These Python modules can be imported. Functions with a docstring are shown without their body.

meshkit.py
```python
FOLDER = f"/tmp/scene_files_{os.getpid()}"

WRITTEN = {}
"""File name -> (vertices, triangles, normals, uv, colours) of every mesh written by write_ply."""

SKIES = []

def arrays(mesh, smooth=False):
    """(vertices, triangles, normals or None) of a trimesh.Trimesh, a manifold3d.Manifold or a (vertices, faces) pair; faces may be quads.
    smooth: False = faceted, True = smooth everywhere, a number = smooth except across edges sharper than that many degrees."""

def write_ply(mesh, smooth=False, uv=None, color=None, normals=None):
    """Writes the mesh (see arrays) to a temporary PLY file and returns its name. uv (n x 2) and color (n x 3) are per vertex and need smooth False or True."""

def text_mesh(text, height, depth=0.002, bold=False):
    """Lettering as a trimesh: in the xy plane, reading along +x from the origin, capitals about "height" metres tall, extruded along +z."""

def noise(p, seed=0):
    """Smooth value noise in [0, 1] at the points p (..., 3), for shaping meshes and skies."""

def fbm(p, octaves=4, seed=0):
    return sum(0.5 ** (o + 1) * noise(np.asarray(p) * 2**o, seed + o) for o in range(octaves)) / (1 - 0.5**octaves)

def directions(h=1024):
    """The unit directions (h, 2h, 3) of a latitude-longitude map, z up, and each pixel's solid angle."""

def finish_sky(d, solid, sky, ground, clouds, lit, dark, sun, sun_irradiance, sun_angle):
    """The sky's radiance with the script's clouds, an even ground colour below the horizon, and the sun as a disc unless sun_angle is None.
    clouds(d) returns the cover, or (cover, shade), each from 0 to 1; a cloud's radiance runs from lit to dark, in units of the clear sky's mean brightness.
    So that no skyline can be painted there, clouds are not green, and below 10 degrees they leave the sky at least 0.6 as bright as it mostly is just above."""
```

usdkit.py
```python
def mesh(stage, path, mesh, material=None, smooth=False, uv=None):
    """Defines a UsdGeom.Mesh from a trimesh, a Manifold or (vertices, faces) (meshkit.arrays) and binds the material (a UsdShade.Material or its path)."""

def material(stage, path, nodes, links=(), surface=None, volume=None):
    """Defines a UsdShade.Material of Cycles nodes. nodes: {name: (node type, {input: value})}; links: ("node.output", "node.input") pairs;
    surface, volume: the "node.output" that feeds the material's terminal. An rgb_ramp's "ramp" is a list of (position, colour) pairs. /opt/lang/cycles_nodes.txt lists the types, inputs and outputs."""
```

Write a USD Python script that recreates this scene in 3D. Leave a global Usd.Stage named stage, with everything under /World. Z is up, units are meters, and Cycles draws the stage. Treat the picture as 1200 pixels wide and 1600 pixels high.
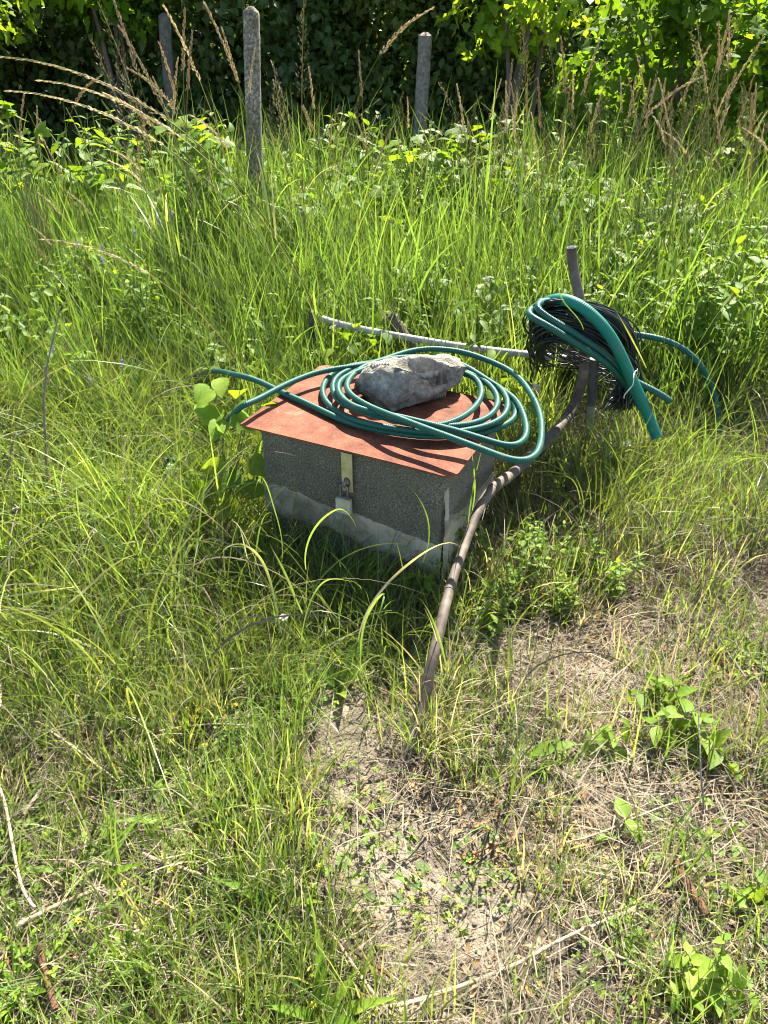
import math, numpy as np, trimesh, usdkit, meshkit
from meshkit import fbm, noise
from pxr import Usd, UsdGeom, UsdLux, UsdShade, Gf, Sdf, Vt

stage = Usd.Stage.CreateInMemory()
UsdGeom.SetStageUpAxis(stage, 'Z')
UsdGeom.SetStageMetersPerUnit(stage, 1.0)
UsdGeom.Xform.Define(stage, '/World')
UsdGeom.Scope.Define(stage, '/World/Looks')

# ------------------------------------------------------------ camera, sky, sun, exposure
H, PITCH, FPX = 1.48, math.radians(35.0), 1200.0
SUN_AZ, SUN_EL = math.radians(20.0), math.radians(50.0)
cam = UsdGeom.Camera.Define(stage, '/World/camera')
cam.CreateHorizontalApertureAttr(36.0)
cam.CreateVerticalApertureAttr(48.0)
cam.CreateFocalLengthAttr(36.0)
cam.CreateClippingRangeAttr(Gf.Vec2f(0.05, 2000))
cam.CreateExposureAttr(2.22)
cam.AddTranslateOp().Set(Gf.Vec3d(0, 0, H))
cam.AddRotateXOp().Set(90 - math.degrees(PITCH))

skymat = usdkit.material(stage, '/World/Looks/sky', {
    's': ('sky_texture', {'sky_type': 'single_scattering', 'sun_disc': False, 'sun_elevation': SUN_EL, 'sun_rotation': SUN_AZ, 'aerosol_density': 1.6}),
    'b': ('background_shader', {'strength': 0.062})}, [('s.color', 'b.color')], surface='b.background')
dome = UsdLux.DomeLight.Define(stage, '/World/sky')
UsdShade.MaterialBindingAPI.Apply(dome.GetPrim()).Bind(skymat)
dome.GetPrim().SetCustomDataByKey('kind', 'structure')
sun = UsdLux.DistantLight.Define(stage, '/World/sun')
sun.CreateIntensityAttr(1.25)
sun.CreateAngleAttr(0.53)
sun.CreateNormalizeAttr(True)
sun.CreateColorAttr(Gf.Vec3f(1.0, 0.94, 0.84))
sdir = Gf.Vec3d(math.sin(SUN_AZ) * math.cos(SUN_EL), math.cos(SUN_AZ) * math.cos(SUN_EL), math.sin(SUN_EL))
sun.AddTransformOp().Set(Gf.Matrix4d().SetRotate(Gf.Rotation(Gf.Vec3d(0, 0, 1), sdir)))

# ------------------------------------------------------------ helpers
CP, SP = math.cos(PITCH), math.sin(PITCH)


def ray(px, py):
    u, v = (px - 600) / FPX, (800 - py) / FPX
    return np.array([u, CP + v * SP, -SP + v * CP])


def at_z(px, py, z=0.0):            # the point of the place at height z that was measured at this pixel of the photograph
    d = ray(px, py)
    return np.array([0, 0, H]) + d * ((z - H) / d[2])


def at_y(px, py, y):                # the same at distance y
    d = ray(px, py)
    return np.array([0, 0, H]) + d * (y / d[1])


def gz(x, y):
    x, y = np.asarray(x, float), np.asarray(y, float)
    p = np.stack([x, y, x * 0], -1)
    near = np.exp(-np.maximum(np.hypot(x, y - 2) - 6, 0) / 6)
    return near * (0.05 * (fbm(p * 1.3 + 5, 2, 3) - 0.5) + 0.022 * (fbm(p * 9 + 2, 3, 7) - 0.5))


used = {}


def numbered(path):
    n = used.get(path, 0)
    used[path] = n + 1
    return path if n == 0 else f'{path}_{n:03d}'


def ppath(p):
    return str(p.GetPath()) if hasattr(p, 'GetPath') else p


def tag(p, label=None, category=None, group=None, kind=None):
    p = p.GetPrim()
    for k, v in (('label', label), ('category', category), ('group', group), ('kind', kind)):
        if v:
            p.SetCustomDataByKey(k, v)
    return p


def obj(name, mesh, mat, parent='/World', smooth=True, uv=None):
    return usdkit.mesh(stage, numbered(ppath(parent) + '/' + name), mesh, mat, smooth=smooth, uv=uv).GetPrim()


def thing(name, label, category, group=None, loc=(0, 0, 0), rz=0.0, scale=1.0, rx=0.0):
    x = UsdGeom.Xform.Define(stage, numbered('/World/' + name))
    x.AddTranslateOp().Set(Gf.Vec3d(*map(float, loc)))
    x.AddRotateZOp().Set(math.degrees(rz))
    if rx:
        x.AddRotateXOp().Set(math.degrees(rx))
    x.AddScaleOp().Set(Gf.Vec3f(scale, scale, scale))
    return tag(x, label, category, group)


def copy_of(root, name, label, category, group, loc, rz, scale=1.0, rx=0.0):
    t = thing(name, label, category, group, loc, rz, scale, rx)
    t.GetReferences().AddInternalReference(root)
    t.SetInstanceable(True)
    return t


def proto_class(name):              # a class prim that things refer to
    c = stage.CreateClassPrim('/' + name)
    return c


def merge(parts):
    vs, fs, n = [], [], 0
    for v, f in parts:
        vs.append(v)
        fs.append(np.asarray(f) + n)
        n += len(v)
    return np.vstack(vs), np.vstack(fs)


def spline(pts, n=8):
    from scipy.interpolate import CubicSpline
    p = np.asarray(pts, float)
    t = np.r_[0, np.cumsum(np.linalg.norm(np.diff(p, axis=0), axis=1) ** 0.5)]
    return CubicSpline(t, p)(np.linspace(0, t[-1], (len(p) - 1) * n + 1))


def resample(p, step):
    p = np.asarray(p, float)
    s = np.r_[0, np.cumsum(np.linalg.norm(np.diff(p, axis=0), axis=1))]
    q = np.linspace(0, s[-1], max(3, int(s[-1] / step)))
    return np.stack([np.interp(q, s, p[:, k]) for k in range(3)], 1)


def tube(points, radii, sides=6, uv=False, caps=True, seed=None, rough=0.0):
    p = np.asarray(points, float)
    n = len(p)
    r = np.broadcast_to(np.asarray(radii, float), (n,))
    t = np.gradient(p, axis=0)
    t /= np.linalg.norm(t, axis=1, keepdims=True) + 1e-12
    a = np.zeros_like(t)
    ref = np.array([0, 0, 1.0]) if abs(t[0, 2]) < 0.9 else np.array([1.0, 0, 0])
    cur = np.cross(t[0], ref)
    for i in range(n):
        cur = cur - t[i] * (cur @ t[i])
        cur /= np.linalg.norm(cur) + 1e-12
        a[i] = cur
    b = np.cross(t, a)
    cols = sides + 1 if uv else sides
    ang = np.arange(cols) * 2 * np.pi / sides
    rr = r[:, None] * np.ones(cols)
    if rough:
        q = np.stack(np.broadcast_arrays(np.cos(ang)[None] * 1.2 + seed, np.sin(ang)[None] * 1.2, np.linspace(0, n / 3, n)[:, None]), -1)
        rr = rr * (1 + rough * (fbm(q, 3, seed or 0) - 0.5) * 2)
    v = p[:, None] + rr[..., None] * (np.cos(ang)[None, :, None] * a[:, None] + np.sin(ang)[None, :, None] * b[:, None])
    i, j = np.meshgrid(np.arange(n - 1), np.arange(sides), indexing='ij')
    j2 = j + 1 if uv else (j + 1) % sides
    f = np.vstack([np.stack([i * cols + j, i * cols + j2, (i + 1) * cols + j2], -1).reshape(-1, 3),
                   np.stack([i * cols + j, (i + 1) * cols + j2, (i + 1) * cols + j], -1).reshape(-1, 3)])
    v = v.reshape(-1, 3)
    s = np.r_[0, np.cumsum(np.linalg.norm(np.diff(p, axis=0), axis=1))]
    st = np.stack([np.repeat(s, cols), np.tile(np.arange(cols) / sides, n)], 1)
    if caps:
        for row, flip in ((0, True), (n - 1, False)):
            base = len(v)
            ring = v[row * cols: row * cols + sides]
            v = np.vstack([v, ring, p[row][None]])
            st = np.vstack([st, np.zeros((sides + 1, 2))])
            k = np.arange(sides)
            tri = np.stack([base + k, base + (k + 1) % sides, np.full(sides, base + sides)], 1)
            f = np.vstack([f, tri[:, ::-1] if flip else tri])
    return (v, f, st) if uv else (v, f)


def box(size, centre=(0, 0, 0), bevel=0.0):
    sx, sy, sz = np.asarray(size, float) / 2
    if bevel:
        pts = []
        for a in (-1, 1):
            for b in (-1, 1):
                for c in (-1, 1):
                    pts += [(a * (sx - bevel), b * (sy - bevel), c * sz), (a * (sx - bevel), b * sy, c * (sz - bevel)), (a * sx, b * (sy - bevel), c * (sz - bevel))]
        m = trimesh.convex.convex_hull(np.array(pts))
    else:
        m = trimesh.creation.box([2 * sx, 2 * sy, 2 * sz])
    return np.array(m.vertices) + np.asarray(centre), np.array(m.faces)


def strips(base, az, L, W, a0, bend, seg=5, tw0=0.0, tw1=0.6, pw=1.3, tip=2.2):
    """Grass blades: each a bent, tapering strip."""
    N = len(L)
    s = np.linspace(0, 1, seg + 1)
    mid = (s[1:] + s[:-1]) / 2
    th = a0[:, None] + bend[:, None] * mid[None] ** pw
    dh, dz = np.sin(th) * (L / seg)[:, None], np.cos(th) * (L / seg)[:, None]
    h = np.c_[np.zeros(N), np.cumsum(dh, 1)]
    z = np.c_[np.zeros(N), np.cumsum(dz, 1)]
    d = np.stack([np.cos(az), np.sin(az), 0 * az], 1)
    side = np.stack([-np.sin(az), np.cos(az), 0 * az], 1)
    p = base[:, None] + h[..., None] * d[:, None] + z[..., None] * np.array([0, 0, 1.0])
    ths = a0[:, None] + bend[:, None] * s[None] ** pw
    nrm = np.cos(ths)[..., None] * d[:, None] - np.sin(ths)[..., None] * np.array([0, 0, 1.0])
    tw = (np.broadcast_to(tw0, (N,))[:, None] + np.broadcast_to(tw1, (N,))[:, None] * s[None])[..., None]
    sd = np.cos(tw) * side[:, None] + np.sin(tw) * nrm
    w = W[:, None] * ((0.55 + 0.45 * np.sin(np.pi * np.minimum(s * 1.5, 0.75))) * (1 - s ** tip * 0.96))[None]
    v = np.stack([p - sd * w[..., None] / 2, p + sd * w[..., None] / 2], 2).reshape(-1, 3)
    k = (np.arange(N) * (seg + 1) * 2)[:, None] + (np.arange(seg) * 2)[None]
    f = np.vstack([np.stack([k, k + 1, k + 3], -1).reshape(-1, 3), np.stack([k, k + 3, k + 2], -1).reshape(-1, 3)])
    return v, f


def stamp(tv, tf, pos, R, sc):
    """One mesh of template (tv, tf) at each position with its frame (columns of R) and scale."""
    v = np.einsum('nij,kj->nki', R, tv) * np.asarray(sc)[:, None, None] + pos[:, None]
    f = tf[None] + (np.arange(len(pos)) * len(tv))[:, None, None]
    return v.reshape(-1, 3), f.reshape(-1, 3)


def frames(d, up):
    d = d / (np.linalg.norm(d, axis=1, keepdims=True) + 1e-9)
    x = np.cross(d, up)
    x /= np.linalg.norm(x, axis=1, keepdims=True) + 1e-9
    n = np.cross(x, d)
    return np.stack([x, d, n], -1)     # leaf: x across, y along, z normal


def ovate(na=6, wide=0.5, fold=0.25, curl=0.35, pointed=1.0):
    s = np.linspace(0, 1, na)
    prof = wide / 2 * np.sin(np.pi * s ** 0.75) ** 0.85 * (1 - 0.25 * s * pointed)
    prof[0], prof[-1] = 0.015, 0.004
    z = -curl * s ** 2 * 0.6
    v = []
    for i in range(na):
        v += [(-prof[i], s[i], z[i] + fold * prof[i]), (0, s[i], z[i]), (prof[i], s[i], z[i] + fold * prof[i])]
    f = []
    for i in range(na - 1):
        a = i * 3
        for o in (0, 1):
            f += [(a + o, a + o + 1, a + o + 4), (a + o, a + o + 4, a + o + 3)]
    return np.array(v, float), np.array(f)


def lobed(curl=0.2, teeth=True):
    """A vine or hop leaf: five lobes round the stalk."""
    a = np.radians([-165, -135, -112, -88, -62, -45, -22, 0, 22, 45, 62, 88, 112, 135, 165])
    r = np.array([.30, .48, .40, .62, .42, .40, .62, .86, .62, .40, .42, .62, .40, .48, .30])
    x, y = r * np.sin(a), r * np.cos(a) + 0.15
    z = -curl * (x ** 2 + (y - 0.15) ** 2) + 0.06 * np.cos(4 * a)
    v = np.vstack([[0, 0.15, 0.02], np.stack([x, y, z], 1)])
    n = len(a)
    f = np.array([(0, i + 2, i + 1) for i in range(n - 1)])
    return v, f


# ------------------------------------------------------------ materials
def leaf_mat(name, ramp, trans=0.42, tint=(1.5, 1.4, 0.5), rough=0.55, spec=0.22, patch=1.4, vein=False):
    nodes = {
        'g': ('geometry', {}), 'o': ('object_info', {}),
        'add': ('math', {'math_type': 'add'}), 'fr': ('math', {'math_type': 'fraction'}),
        'r': ('rgb_ramp', {'ramp': ramp}),
        'n': ('noise_texture', {'scale': patch, 'detail': 3.0}),
        'mr': ('map_range', {'from_min': 0.3, 'from_max': 0.7, 'to_min': 0.72, 'to_max': 1.28}),
        'n2': ('noise_texture', {'scale': 60.0, 'detail': 2.0}),
        'mr2': ('map_range', {'from_min': 0.3, 'from_max': 0.7, 'to_min': 0.85, 'to_max': 1.15}),
        'mm': ('math', {'math_type': 'multiply'}),
        'h': ('hsv', {}),
        'tt': ('mix', {'mix_type': 'multiply', 'fac': 1.0, 'color2': tint}),
        'p': ('principled_bsdf', {'roughness': rough, 'specular_ior_level': spec}),
        't': ('translucent_bsdf', {}), 'mx': ('mix_closure', {'fac': trans})}
    links = [('g.random_per_island', 'add.value1'), ('o.random', 'add.value2'), ('add.value', 'fr.value1'), ('fr.value', 'r.fac'),
             ('g.position', 'n.vector'), ('n.fac', 'mr.value'), ('g.position', 'n2.vector'), ('n2.fac', 'mr2.value'),
             ('mr.result', 'mm.value1'), ('mr2.result', 'mm.value2'), ('mm.value', 'h.value'),
             ('r.color', 'h.color'), ('h.color', 'p.base_color'), ('h.color', 'tt.color1'), ('tt.color', 't.color'), ('p.BSDF', 'mx.closure1'), ('t.BSDF', 'mx.closure2')]
    if vein:
        nodes['b'] = ('bump', {'strength': 0.35, 'distance': 0.002})
        nodes['nv'] = ('noise_texture', {'scale': 220.0, 'detail': 2.0})
        links += [('g.position', 'nv.vector'), ('nv.fac', 'b.height'), ('b.normal', 'p.normal'), ('b.normal', 't.normal')]
    return usdkit.material(stage, '/World/Looks/' + name, nodes, links, surface='mx.closure')


def rough_mat(name, ramp, scale=20.0, detail=6.0, rough=0.85, bump=0.5, bscale=None, dist=0.01, spec=0.3, big=None, metallic=0.0, distort=0.0):
    """Solid stuff: noise through a ramp, with a second larger noise to stain it and bump."""
    nodes = {'g': ('texture_coordinate', {}), 'n': ('noise_texture', {'scale': scale, 'detail': detail, 'roughness': 0.62, 'distortion': distort}),
             'r': ('rgb_ramp', {'ramp': ramp}), 'nb': ('noise_texture', {'scale': bscale or scale * 2, 'detail': 5.0, 'roughness': 0.6}),
             'b': ('bump', {'strength': bump, 'distance': dist}), 'p': ('principled_bsdf', {'roughness': rough, 'specular_ior_level': spec, 'metallic': metallic})}
    links = [('g.object', 'n.vector'), ('n.fac', 'r.fac'), ('g.object', 'nb.vector'), ('nb.fac', 'b.height'), ('b.normal', 'p.normal')]
    src = 'r.color'
    if big:
        bs, bramp = big
        nodes['nl'] = ('noise_texture', {'scale': bs, 'detail': 4.0, 'roughness': 0.65})
        nodes['rl'] = ('rgb_ramp', {'ramp': bramp})
        nodes['ml'] = ('mix', {'mix_type': 'multiply', 'fac': 1.0})
        links += [('g.object', 'nl.vector'), ('nl.fac', 'rl.fac'), (src, 'ml.color1'), ('rl.color', 'ml.color2')]
        src = 'ml.color'
    links.append((src, 'p.base_color'))
    return usdkit.material(stage, '/World/Looks/' + name, nodes, links, surface='p.BSDF')


M = {}
M['grass'] = leaf_mat('grass', [(0, (.068, .120, .032)), (.3, (.125, .195, .042)), (.6, (.190, .262, .060)), (.82, (.27, .33, .10)), (.9, (.38, .38, .18)), (1, (.54, .49, .33))], 0.5, (1.4, 1.32, .62), .38, .5)
M['grass_fresh'] = leaf_mat('grass_fresh', [(0, (.082, .150, .032)), (.5, (.150, .245, .048)), (.9, (.230, .320, .075)), (1, (.34, .39, .13))], 0.52, (1.4, 1.32, .62), .38, .5)
M['grass_mixed'] = leaf_mat('grass_mixed', [(0, (.085, .130, .028)), (.4, (.165, .215, .042)), (.58, (.25, .275, .075)), (.68, (.36, .33, .165)), (1, (.48, .42, .28))], 0.45, (1.35, 1.25, .65), .42, .45)
M['straw'] = leaf_mat('straw', [(0, (.060, .047, .033)), (.3, (.135, .110, .075)), (.65, (.265, .225, .155)), (.9, (.41, .36, .26)), (1, (.54, .485, .37))], 0.12, (1, .9, .7), 0.65, 0.2, 3.0)
M['seed'] = leaf_mat('seed_head', [(0, (.46, .39, .27)), (.5, (.60, .53, .39)), (1, (.72, .66, .52))], 0.52, (1, .9, .7), 0.6, 0.2)
M['seed_green'] = leaf_mat('green_seed_head', [(0, (.24, .25, .10)), (.6, (.34, .30, .15)), (1, (.45, .38, .22))], 0.35, (1, .95, .6), 0.6, 0.2)
M['stem'] = leaf_mat('grass_stem', [(0, (.12, .17, .03)), (.6, (.19, .21, .06)), (1, (.33, .28, .12))], 0.25)
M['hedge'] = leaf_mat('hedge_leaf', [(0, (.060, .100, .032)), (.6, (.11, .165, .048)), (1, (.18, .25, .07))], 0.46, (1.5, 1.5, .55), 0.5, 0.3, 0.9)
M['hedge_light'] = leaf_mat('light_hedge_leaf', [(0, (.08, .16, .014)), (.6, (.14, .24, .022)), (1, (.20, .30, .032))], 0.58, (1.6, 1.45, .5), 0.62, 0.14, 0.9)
M['vine'] = leaf_mat('vine_leaf', [(0, (.08, .16, .016)), (.6, (.13, .22, .022)), (1, (.20, .27, .03))], 0.52, (1.6, 1.4, .5), 0.55, 0.2, vein=True)
M['weed'] = leaf_mat('weed_leaf', [(0, (.11, .20, .02)), (.6, (.16, .26, .028)), (1, (.22, .31, .04))], 0.48, (1.5, 1.4, .5), 0.55, 0.22, vein=True)
M['weed_dark'] = leaf_mat('dark_weed_leaf', [(0, (.065, .125, .017)), (.6, (.11, .18, .022)), (1, (.16, .23, .03))], 0.42, (1.5, 1.4, .5), 0.55, 0.22, vein=True)
M['stalk'] = rough_mat('weed_stalk', [(0, (.10, .13, .04)), (1, (.20, .19, .08))], 40)
M['red_stalk'] = rough_mat('red_weed_stalk', [(0, (.16, .08, .05)), (1, (.28, .16, .09))], 40)
M['bark'] = rough_mat('bark', [(0, (.07, .05, .035)), (1, (.17, .13, .10))], 30)
M['stick'] = rough_mat('dry_stick', [(.3, (.17, .115, .07)), (.7, (.38, .29, .19))], 35, bump=.7)
M['pale_stick'] = rough_mat('pale_dry_stick', [(.3, (.26, .195, .12)), (.7, (.45, .36, .235))], 45, bump=.6)
M['red_stick'] = rough_mat('reddish_bark_stick', [(.3, (.050, .024, .014)), (.7, (.165, .085, .048))], 60, bump=.8)
M['grey_stick'] = rough_mat('grey_twig', [(.3, (.10, .08, .06)), (.7, (.25, .21, .17))], 50, bump=.6)
M['dead_leaf'] = leaf_mat('dead_leaf', [(0, (.22, .13, .06)), (.5, (.36, .22, .10)), (1, (.45, .30, .15))], 0.25, (1, .8, .5), .6, .2)
M['soil'] = usdkit.material(stage, '/World/Looks/soil', {
    'g': ('texture_coordinate', {}), 'a': ('attribute', {'attribute': 'dust'}),
    'n': ('noise_texture', {'scale': 24.0, 'detail': 8.0, 'roughness': .65}),
    'h': ('rgb_ramp', {'ramp': [(.3, (.035, .028, .020)), (.5, (.085, .069, .050)), (.7, (.17, .142, .105))]}),
    'd': ('rgb_ramp', {'ramp': [(.3, (.115, .096, .068)), (.5, (.20, .170, .122)), (.7, (.29, .25, .185))]}),
    'n2': ('noise_texture', {'scale': 3.0, 'detail': 6.0, 'roughness': .7}),
    'ad': ('math', {'math_type': 'multiply_add', 'value2': .9, 'value3': -.45}),
    'sm': ('math', {'math_type': 'add', 'use_clamp': True}),
    'm': ('mix', {}), 'nb': ('noise_texture', {'scale': 95.0, 'detail': 5.0, 'roughness': .6}),
    'b': ('bump', {'strength': .9, 'distance': .012}), 'p': ('principled_bsdf', {'roughness': .95, 'specular_ior_level': .12})},
    [('g.object', 'n.vector'), ('g.object', 'n2.vector'), ('g.object', 'nb.vector'), ('n.fac', 'h.fac'), ('n.fac', 'd.fac'), ('n2.fac', 'ad.value1'), ('ad.value', 'sm.value1'), ('a.fac', 'sm.value2'),
     ('sm.value', 'm.fac'), ('h.color', 'm.color1'), ('d.color', 'm.color2'), ('m.color', 'p.base_color'), ('nb.fac', 'b.height'), ('b.normal', 'p.normal')], surface='p.BSDF')
M['clod'] = rough_mat('soil_clod', [(.3, (.20, .165, .12)), (.7, (.40, .35, .275))], 30, bump=.8)
M['white'] = usdkit.material(stage, '/World/Looks/white_petal', {'p': ('principled_bsdf', {'base_color': (.62, .58, .52), 'roughness': .6}), 't': ('translucent_bsdf', {'color': (.6, .58, .5)}), 'm': ('mix_closure', {'fac': .3})}, [('p.BSDF', 'm.closure1'), ('t.BSDF', 'm.closure2')], surface='m.closure')
M['yellow'] = usdkit.material(stage, '/World/Looks/yellow_petal', {'p': ('principled_bsdf', {'base_color': (.62, .55, .05), 'roughness': .6})}, surface='p.BSDF')
M['purple'] = usdkit.material(stage, '/World/Looks/purple_petal', {'p': ('principled_bsdf', {'base_color': (.22, .16, .42), 'roughness': .6})}, surface='p.BSDF')
M['concrete'] = rough_mat('grey_block', [(.34, (.052, .048, .036)), (.46, (.110, .102, .077)), (.58, (.150, .138, .106)), (.68, (.30, .28, .225))], 230, 4, .92, .8, 230, .004, .2,
                          big=(5, [(.3, (.72, .72, .66)), (.65, (1.08, 1.06, 1.0))]))
M['mortar'] = rough_mat('pale_mortar', [(.3, (.235, .21, .155)), (.7, (.37, .335, .255))], 30, 7, .9, .5, 60, .004, .25,
                        big=(8, [(.33, (.52, .50, .43)), (.6, (1.08, 1.06, 1.02))]))
M['post'] = rough_mat('post_concrete', [(.34, (.085, .075, .056)), (.46, (.175, .157, .122)), (.56, (.25, .228, .182)), (.66, (.42, .39, .325))], 75, 4, .92, 1.0, 80, .006, .2,
                      big=(8, [(.35, (.55, .56, .48)), (.6, (1.05, 1.03, 1.0))]))
M['old_wood'] = rough_mat('weathered_wood', [(.3, (.10, .084, .064)), (.7, (.27, .235, .19))], 40, 5, .9, .7)
M['dim_wood'] = rough_mat('dark_weathered_wood', [(.3, (.05, .043, .034)), (.7, (.13, .115, .095))], 40, 5, .9, .7)
M['dark_wood'] = rough_mat('dark_rotten_wood', [(.3, (.035, .028, .022)), (.7, (.12, .095, .075))], 40, 5, .9, .7)
M['rock'] = rough_mat('rock', [(.32, (.14, .134, .115)), (.5, (.23, .22, .19)), (.66, (.36, .342, .295))], 55, 9, .95, 1.0, 70, .014, .2,
                      big=(9, [(.35, (.75, .74, .70)), (.62, (1.12, 1.1, 1.05))]))
M['pebble'] = rough_mat('pale_rubble', [(.3, (.40, .38, .34)), (.7, (.66, .63, .57))], 30, bump=.7)
# painted, rusting lid
M['lid'] = usdkit.material(stage, '/World/Looks/red_primer', {
    'g': ('texture_coordinate', {}),
    'n': ('noise_texture', {'scale': 14.0, 'detail': 8.0, 'roughness': .7}),
    'r': ('rgb_ramp', {'ramp': [(.3, (.105, .036, .018)), (.5, (.17, .060, .031)), (.68, (.225, .090, .052))]}),
    'n2': ('noise_texture', {'scale': 190.0, 'detail': 3.0}),
    'r2': ('rgb_ramp', {'ramp': [(.35, (.78, .76, .74)), (.62, (1.08, 1.06, 1.05))]}),
    'm': ('mix', {'mix_type': 'multiply', 'fac': 1.0}),
    'n4': ('noise_texture', {'scale': 5.0, 'detail': 7.0, 'roughness': .7}), 'r4': ('rgb_ramp', {'ramp': [(.36, (.55, .52, .50)), (.5, (.98, .98, .98)), (.66, (1.22, 1.2, 1.16))]}), 'm4': ('mix', {'mix_type': 'multiply', 'fac': 1.0}),
    'n3': ('noise_texture', {'scale': 11.0, 'detail': 9.0, 'roughness': .75, 'distortion': .8}),
    'r3': ('rgb_ramp', {'ramp': [(.58, (0, 0, 0)), (.70, (.5, .5, .5))]}),
    'm2': ('mix', {'color2': (.38, .25, .17)}),
    'b': ('bump', {'strength': .35, 'distance': .002}),
    'p': ('principled_bsdf', {'roughness': .78, 'specular_ior_level': .18})},
    [('g.object', 'n.vector'), ('g.object', 'n2.vector'), ('g.object', 'n3.vector'), ('n.fac', 'r.fac'), ('n2.fac', 'r2.fac'), ('r.color', 'm.color1'), ('r2.color', 'm.color2'),
     ('n3.fac', 'r3.fac'), ('r3.color', 'm2.fac'), ('g.object', 'n4.vector'), ('n4.fac', 'r4.fac'), ('m.color', 'm4.color1'), ('r4.color', 'm4.color2'), ('m4.color', 'm2.color1'), ('m2.color', 'p.base_color'), ('n2.fac', 'b.height'), ('b.normal', 'p.normal')], surface='p.BSDF')


def hose_mat(name, col, dark, rough=0.34, pitch=1.0):
    """Ribbed garden hose: st.x runs along the hose, one helical rib per 0.314 of it."""
    return usdkit.material(stage, '/World/Looks/' + name, {
        'u': ('uvmap', {'attribute': 'st'}),
        'w': ('wave_texture', {'wave_type': 'bands', 'bands_direction': 'x', 'scale': 1.0}),
        'c': ('mix', {'color1': dark, 'color2': col}),
        'tc': ('texture_coordinate', {}), 'n': ('noise_texture', {'scale': 16.0, 'detail': 6.0, 'roughness': .7}),
        'mr': ('map_range', {'from_min': .35, 'from_max': .7, 'to_min': .36, 'to_max': .62}),
        'dr': ('rgb_ramp', {'ramp': [(.55, (0, 0, 0)), (.75, (.22, .22, .22))]}),
        'dm': ('mix', {'color2': (.17, .19, .15)}),
        'b': ('bump', {'strength': .45, 'distance': .0015}),
        'p': ('principled_bsdf', {'specular_ior_level': .36})},
        [('u.UV', 'w.vector'), ('w.fac', 'c.fac'), ('tc.object', 'n.vector'), ('n.fac', 'mr.value'), ('mr.result', 'p.roughness'), ('n.fac', 'dr.fac'), ('dr.color', 'dm.fac'),
         ('c.color', 'dm.color1'), ('dm.color', 'p.base_color'), ('w.fac', 'b.height'), ('b.normal', 'p.normal')], surface='p.BSDF')


M['hose'] = hose_mat('green_hose', (.003, .088, .060), (.001, .036, .025))
M['thick_hose'] = hose_mat('thick_green_hose', (.003, .160, .108), (.002, .105, .070))
M['tubing'] = usdkit.material(stage, '/World/Looks/black_tubing', {'p': ('principled_bsdf', {'base_color': (.010, .014, .013), 'roughness': .32, 'specular_ior_level': .5})}, surface='p.BSDF')
M['pipe'] = rough_mat('old_grey_pipe', [(.3, (.052, .041, .030)), (.7, (.140, .114, .088))], 25, 7, .68, .35, 90, .003, .4, big=(9, [(.32, (.55, .52, .46)), (.5, (1, .98, .94)), (.68, (1.75, 1.68, 1.55))]))
M['zinc'] = rough_mat('galvanised_pipe', [(.3, (.17, .17, .165)), (.7, (.36, .36, .35))], 18, 6, .5, .2, 90, .002, .5)
M['dark_steel'] = rough_mat('dark_steel', [(.3, (.035, .032, .03)), (.7, (.10, .09, .08))], 40, 5, .55, .3)
M['stake'] = rough_mat('dull_metal_stake', [(.3, (.15, .14, .09)), (.7, (.32, .30, .21))], 30, 5, .6, .3)
M['brass'] = rough_mat('brass_strap', [(.3, (.30, .25, .10)), (.7, (.48, .41, .20))], 40, 6, .5, .2, 90, .001, .5, metallic=.35)
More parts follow.
